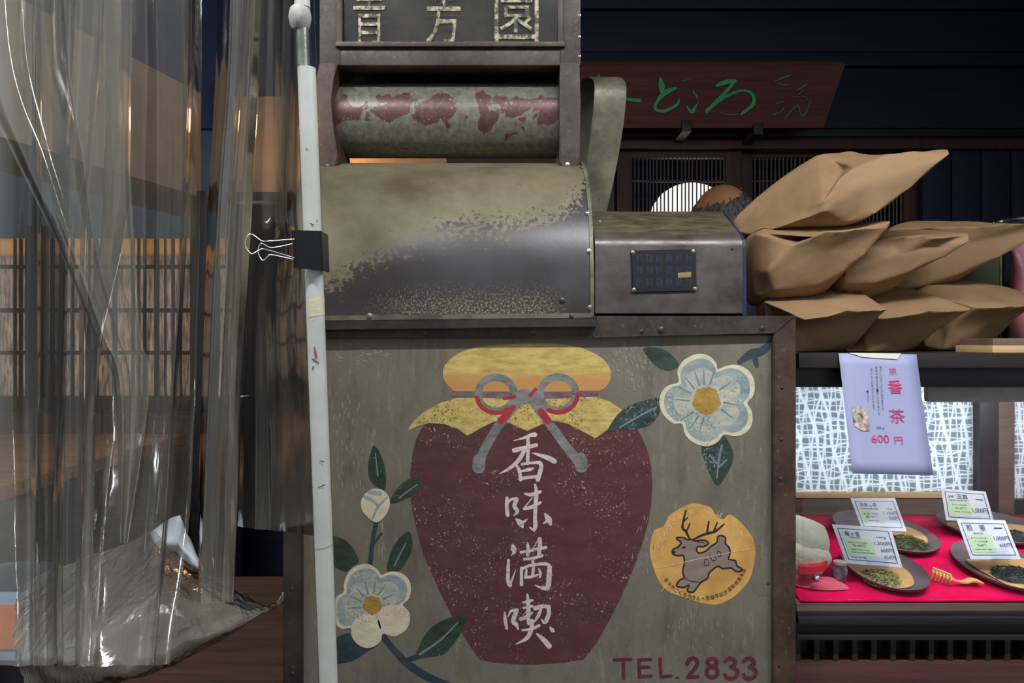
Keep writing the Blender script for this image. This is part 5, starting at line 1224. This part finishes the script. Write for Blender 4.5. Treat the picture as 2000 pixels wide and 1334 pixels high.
# ------------------------------------------------------------------ left interior furniture
ct = thing('wooden_counter', 'orange-lit wooden counter below the lattice window', 'counter', P(80, 960, 2.1)*1.0)
ct.location.z = 0
zc_ = CZ-.3435
for i in range(4):
    box('top_plank', -2.3, P(235, 0, 2.3).x, 1.72+i*.26, 1.72+i*.26+.256, zc_-.035, zc_, M['counter_wood'], ct)
box('front_board', -2.3, P(300, 0, 2.3).x-.02, 1.76, 1.79, .02, zc_-.035, M['dark_wood'], ct)
box('leg', P(300, 0, 2.3).x-.10, P(300, 0, 2.3).x-.03, 2.6, 2.67, 0, zc_-.035, M['dark_wood'], ct)
bn = thing('low_bench', 'low dark wooden bench of planks beneath the vinyl curtain', 'bench', (-.62, 1.5, 0))
for i in range(4): box('plank', -1.05, XL-.015, 1.15+i*.2, 1.15+i*.2+.196, .60, .635, M['bench_wood'], bn, .004)
for x in (-1.02, XL-.1):
    for y in (1.2, 1.85): box('leg', x, x+.06, y, y+.06, 0, .60, M['bench_wood'], bn, .003)
# bin with orange card at the far left
bk = thing('storage_bin', 'blue-grey round bin with an orange card, behind the vinyl', 'bin', (P(-10, 0, .98).x, .98, .635))
bcn = (P(-8, 0, 1.28).x, 1.28); zr = P(0, 1128, 1.28).z
lathe('shell', bcn, [(.075, .637), (.082, .66), (.094, zr-.01), (.098, zr), (.094, zr), (.088, zr-.012), (.078, .68)], M['bin_dark'], bk)
box('card_holder', P(-60, 0, 1.17).x, P(55, 0, 1.17).x, 1.172, 1.182, P(0, 1292, 1.17).z, P(0, 1160, 1.17).z, M['bucket_blue'], bk, .003)
box('orange_card', P(-55, 0, 1.168).x, P(42, 0, 1.168).x, 1.168, 1.173, P(0, 1268, 1.168).z, P(0, 1182, 1.168).z, M['orange_card'], bk, .001)

# ------------------------------------------------------------------ pole with binder clip
PY = .62
po = thing('curtain_pole', 'slim white upright pole holding the vinyl curtain edge', 'pole', P(645, 1334, PY))
pxs = lambda y: 597+(y-135)*(640-597)/(1334-135)
def seg_(name, y0, y1, r, m, dx=0):
    return tube_o(name, [P(pxs(y0)+dx, y0, PY), P(pxs(y1)+dx, y1, PY)], r, m, po, 20)
seg_('pipe', 134, 2900, 17.5*PY/F, M['pipe_white'], 2)
seg_('inner_tube', -260, 140, 12*PY/F, M['pipe_steel'], -4)
seg_('vinyl_sleeve', -260, 1334, 19.3*PY/F, M['clear_glass'], 2)
tube_o('joint', [P(586, y, PY) for y in (12, 18, 34, 50, 58)], [v*PY/F for v in (13, 19, 22, 19, 14)], M['rubber_grey'], po, 18)
seg_('upper_pipe', -260, 16, 15*PY/F, M['pipe_white'], -2)
def band(name, y0, y1, r, m, a0, a1):
    vs, fs = [], []; n = 14
    for y in (y0, y1):
        c = P(pxs(y)+2, y, PY)
        for k in range(n+1):
            a = math.radians(a0+(a1-a0)*k/n); vs.append((c.x+r*math.cos(a), c.y-r*math.sin(a), c.z+(.0015*math.cos(a))))
    for k in range(n): fs.append((k, k+1, n+2+k, n+1+k))
    return mk(name, vs, fs, m, po, 60)
band('yellowed_tape', 583, 619, 17.9*PY/F, M['yellow_tape'], -10, 125)
paint('rust_mark', A(110, 70, 58), A(150, 110, 96), 200)
band('seam', 1066, 1068, 17.8*PY/F, M['rubber_grey'], 0, 180)
pr_ = PY-18.2*PY/F
for st_ in ([(614, 678, 2), (616, 690, 5), (618, 700, 3)], [(611, 702, 4), (618, 706, 3), (623, 710, 2)], [(612, 716, 3), (610, 722, 2)], [(625, 900, 2), (632, 902, 3)], [(621, 952, 1.5), (632, 948, 2.5), (636, 946, 1)], [(606, 436, 2), (612, 440, 3)], [(618, 428, 1.5), (620, 434, 2)]):
    brush('rust_mark', [st_], pr_, M['rust_mark'], po)
# binder clip gripping the pole from the left
bc_ = thing('binder_clip', 'black binder clip with wire handles pinching vinyl to the pole', 'clip', P(598, 487, PY-.012))
bd = [(571, 449), (625, 451), (627, 500), (629, 527), (577, 524), (574, 490)]
yy0 = PY-.0105
o1 = prism('clip_front', bd, yy0-.0012, yy0, M['black_plastic'], bc_, .0003)
def moved(pts, dx): return [(x+dx, y) for x, y in pts]
prism('clip_back', bd, PY+.0095, PY+.0107, M['black_plastic'], bc_, .0003)
prism('clip_spine', [(623, 451), (628, 451), (631, 527), (626, 527)], yy0-.001, PY+.0105, M['black_plastic'], bc_, .0003)
for yl, yr in ((yy0-.001, 0), (PY+.0102, 0)):
    tube_o('lip', [P(572, 450, yl), P(576, 524, yl)], .0011, M['black_plastic'], bc_, 8)
wz_ = lambda pts, off=0: [P(440+x/9.09, 420+y/9.09, PY-.012+d) for x, y, d in pts]
H1 = [(1225, 430, 0), (1000, 448, 0), (800, 462, -.001), (650, 462, -.003), (560, 400, -.004), (450, 338, -.005), (380, 400, -.006), (355, 500, -.006), (385, 610, -.006), (470, 692, -.005), (560, 650, -.004), (650, 603, -.003), (760, 622, -.002), (1000, 692, 0), (1235, 765, 0)]
tube_o('wire_handle', cr([tuple(v) for v in wz_(H1)], 5), .0006, M['chrome'], bc_, 8)
H2 = [(1200, 510, .022), (1000, 556, .022), (820, 580, .022), (740, 555, .022), (650, 505, .022), (595, 560, .022), (585, 650, .022), (610, 740, .022), (670, 808, .022), (740, 750, .022), (810, 708, .022), (1000, 742, .022), (1220, 790, .022)]
tube_o('wire_handle', cr([tuple(v) for v in wz_(H2)], 5), .0006, M['chrome'], bc_, 8)

# ------------------------------------------------------------------ clear vinyl curtains
def sheet(name, rows, m, label, nu=7, nv=9, wob=.004):
    """rows: (py, [(px, Y)...]) control lines from top to bottom"""
    R_ = [[(x, py if not isinstance(py, list) else py[i], Y) for i, (x, Y) in enumerate(pts)] for py, pts in rows]
    cols = [cr([r_[i] for r_ in R_], nv) for i in range(len(R_[0]))]
    grid = [cr([c[j] for c in cols], nu) for j in range(len(cols[0]))]
    vs = []
    for row in grid:
        for ci, p in enumerate(row):
            v = P(*p); v.y += .0012*math.sin(ci*1.25+1.5*noise.noise(Vector((ci*.3, v.z*3, 1)))); q = Vector((v.x*16, v.y*16, v.z*3.2))
            v.y += wob*noise.noise(q)+wob*.5*noise.noise(q*2.3); v.x += wob*.5*noise.noise(q+Vector((9, 2, 1))); vs.append(v)
    W = len(grid[0]); fs = [(j*W+i, j*W+i+1, (j+1)*W+i+1, (j+1)*W+i) for j in range(len(grid)-1) for i in range(W-1)]
    return tag(mk(name, vs, fs, m, None, 180), label, 'curtain')
YS = (-260, 60, 400, 700, 1000, 1300)
CC = [(.84, [-90]*6), (.79, [10]*6), (.81, [58]*6), (.765, [70, 70, 72, 74, 70, 66]), (.81, [82]*6), (.80, [118, 118, 114, 108, 104, 100]),
      (.705, [145, 142, 134, 130, 124, 120]), (.69, [154, 151, 143, 138, 132, 128]), (.688, [197, 188, 162, 157, 154, 150]), (.645, [205, 196, 169, 163, 159, 155]), (.688, [213, 204, 177, 169, 165, 160]),
      (.70, [238, 237, 226, 190, 179, 170]), (.75, [250, 253, 250, 198, 185, 176]), (.80, [204, 205, 200, 165, 158, 150]), (.86, [252, 252, 252, 238, 216, 200]), (.84, [322, 322, 318, 304, 286, 262]),
      (.845, [362, 358, 350, 336, 318, 290]), (.80, [374, 368, 358, 343, 325, 296]), (.845, [384, 378, 366, 350, 332, 302]), (.87, [398, 396, 392, 384, 372, 330])]
lowY = lambda Y, k: Y if k < 4 else (.64+(Y-.64)*.62 if k == 4 else .62+(Y-.64)*.26)   # the foot drapes in front of the bundle
sheet('vinyl_curtain', [(y, [(c[1][k], lowY(c[0], k)) for c in CC]) for k, y in enumerate(YS)],
      M['vinyl_clear'], 'clear vinyl curtain hanging in broad vertical folds before the lattice window', nu=6)
sheet('vinyl_curtain', [(-260, [(-120, 0.640), (-20, 0.610), (60, 0.630), (150, 0.600), (230, 0.620), (262, 0.610)]), (100, [(-60, 0.640), (10, 0.610), (70, 0.630), (150, 0.600), (230, 0.620), (258, 0.610)]), (300, [(30, 0.630), (70, 0.610), (120, 0.620), (175, 0.600), (230, 0.620), (255, 0.610)]),
      (480, [(112, 0.630), (135, 0.610), (160, 0.620), (195, 0.605), (235, 0.620), (262, 0.610)]), (650, [(178, 0.630), (195, 0.610), (215, 0.620), (235, 0.610), (255, 0.620), (272, 0.610)]), (760, [(218, 0.630), (232, 0.610), (245, 0.620), (262, 0.610), (280, 0.620), (291, 0.610)]), (1060, [(236, 0.630), (238, 0.610), (242, 0.620), (245, 0.610), (248, 0.620), (250, 0.610)])],
      M['vinyl'], 'tied-back clear vinyl sheet tapering diagonally across the lattice window')
CB = [(.86, [432, 422, 406, 394, 386]), (.755, [453, 445, 421, 405, 393]), (.735, [462, 454, 430, 413, 401]), (.73, [474, 466, 444, 425, 412]), (.69, [481, 473, 450, 431, 418]), (.73, [488, 480, 457, 438, 425]),
      (.74, [500, 494, 476, 456, 444]), (.79, [512, 508, 492, 470, 456]), (.83, [492, 484, 466, 446, 432])]
sheet('vinyl_curtain', [(y, [(c[1][k], c[0] if k < 4 else .68+(c[0]-.69)*.3) for c in CB]) for k, y in enumerate((-260, 100, 400, 750, 1176))],
      M['vinyl_fold'], 'narrow rolled fold of clear vinyl between the lattice window and the pole')
sheet('vinyl_curtain', [(-260, [(492, .90), (520, .87), (548, .84), (575, .72), (592, .64)]), (120, [(485, .90), (515, .87), (545, .84), (570, .72), (588, .64)]), (400, [(478, .90), (505, .87), (545, .85), (565, .70), (598, .635)]), (490, [(474, .90), (500, .87), (552, .80), (580, .68), (606, .632)]),
      (650, [(470, .90), (498, .87), (530, .85), (575, .72), (610, .638)]), (850, [(464, .90), (495, .87), (540, .85), (585, .74), (615, .64)]), ([1028, 1032, 1036, 1042, 1048], [(460, .90), (495, .85), (540, .84), (585, .74), (620, .645)])],
      M['vinyl'], 'clear vinyl sheet clipped to the white pole with a straight hem')
# gathered lower sheet, slung like a hammock
top_ = [(40, 1140, .88), (110, 1108, .87), (200, 1075, .86), (270, 1050, .86), (300, 1038, .85), (335, 1072, .84), (400, 1112, .85), (460, 1148, .86), (508, 1180, .88), (530, 1178, .92), (556, 1150, .96)]
mid_ = [(30, 1230, .80), (120, 1215, .77), (210, 1195, .755), (280, 1180, .75), (320, 1165, .75), (365, 1160, .77), (415, 1165, .79), (465, 1172, .82), (510, 1182, .86), (532, 1180, .90), (556, 1158, .95)]
mid2 = [(40, 1300, .78), (130, 1290, .745), (210, 1275, .73), (280, 1258, .73), (330, 1240, .735), (380, 1222, .75), (430, 1205, .78), (475, 1192, .81), (512, 1184, .85), (533, 1182, .90), (556, 1164, .95)]
bot_ = [(55, 1352, .80), (150, 1346, .77), (235, 1332, .755), (300, 1310, .755), (350, 1288, .76), (400, 1262, .77), (450, 1236, .79), (490, 1210, .82), (520, 1192, .86), (538, 1184, .90), (556, 1170, .95)]
und_ = [(70, 1340, .95), (160, 1330, .94), (240, 1312, .93), (300, 1290, .93), (350, 1268, .93), (400, 1245, .93), (450, 1222, .93), (490, 1202, .93), (520, 1188, .94), (540, 1180, .95), (556, 1168, .96)]
def free(name, rows, m, label, nu=6, nv=8, wob=.006):
    cols = [cr([r_[i] for r_ in rows], nv) for i in range(len(rows[0]))]; grid = [cr([c[j] for c in cols], nu) for j in range(len(cols[0]))]; vs = []
    for row in grid:
        for p in row:
            v = P(*p); v += Vector((0, 1, .5))*wob*(noise.noise(v*22)+.5*noise.noise(v*60)-1.1*abs(noise.noise(Vector((v.x*30+v.z*40, v.y*20, v.z*55-v.x*30))))); vs.append(v)
    W = len(grid[0]); fs = [(j*W+i, j*W+i+1, (j+1)*W+i+1, (j+1)*W+i) for j in range(len(grid)-1) for i in range(W-1)]
    return tag(mk(name, vs, fs, m, None, 180), label, 'curtain')
gv = free('vinyl_curtain', [top_, mid_, mid2, bot_, und_], M['vinyl_milky'], 'milky crumpled vinyl gathered in a slung bundle above the low bench')

cp = []
rp = [(292, 1044), (318, 1022), (352, 1006), (372, 1050), (400, 1112), (362, 1098), (330, 1080)]
bm = bmesh.new(); c0 = bm.verts.new(P(345, 1062, .99)); rv = [bm.verts.new(P(x, y, 1.0+.02*(i % 2))) for i, (x, y) in enumerate(rp)]
for i in range(len(rv)): bm.faces.new((rv[i], rv[(i+1) % len(rv)], c0))
bmesh.ops.subdivide_edges(bm, edges=bm.edges[:], cuts=3, use_grid_fill=True)
for v in bm.verts: v.co += Vector((0, 1, .3))*.014*noise.noise(v.co*34)
wp = bmo('turned_flap', bm, vmat('white_sheet', A(196, 202, 214), A(216, 220, 228), 20, .4, bump=.4), gv, 180)
sm = wp.modifiers.new('s', 'SOLIDIFY'); sm.thickness = .001

# ------------------------------------------------------------------ tube lamps under the shop eave (above the frame)
for i, (x, y) in enumerate(((-.75, .28), (.55, .28))):
    tl = thing('tube_lamp_offscreen', ('white fluorescent tube lamp above the vinyl curtain', 'white fluorescent tube lamp above the paper bags')[i], 'lamp', (x, y, Zc-.08), 'tube lamps under the eave')
    zl = CZ+1.08
    box('lamp_housing', x-.5, x+.5, y-.04, y+.04, zl-.05, zl, M['rubber_grey'], tl)
    for dx in (-.4, .4): tube_o('hanger_rod', [(x+dx, y, zl-.005), (x+dx, y, Zc)], .004, M['black'], tl)
    tube_o('lamp_tube_offscreen', [(x-.48, y, zl-.075), (x+.48, y, zl-.075)], .014, M['tube_glow'], tl)
    area('eave_tube_light_offscreen', (x, y, zl-.095), (0, 0, 0), .95, .04, 22, (.95, .98, 1))
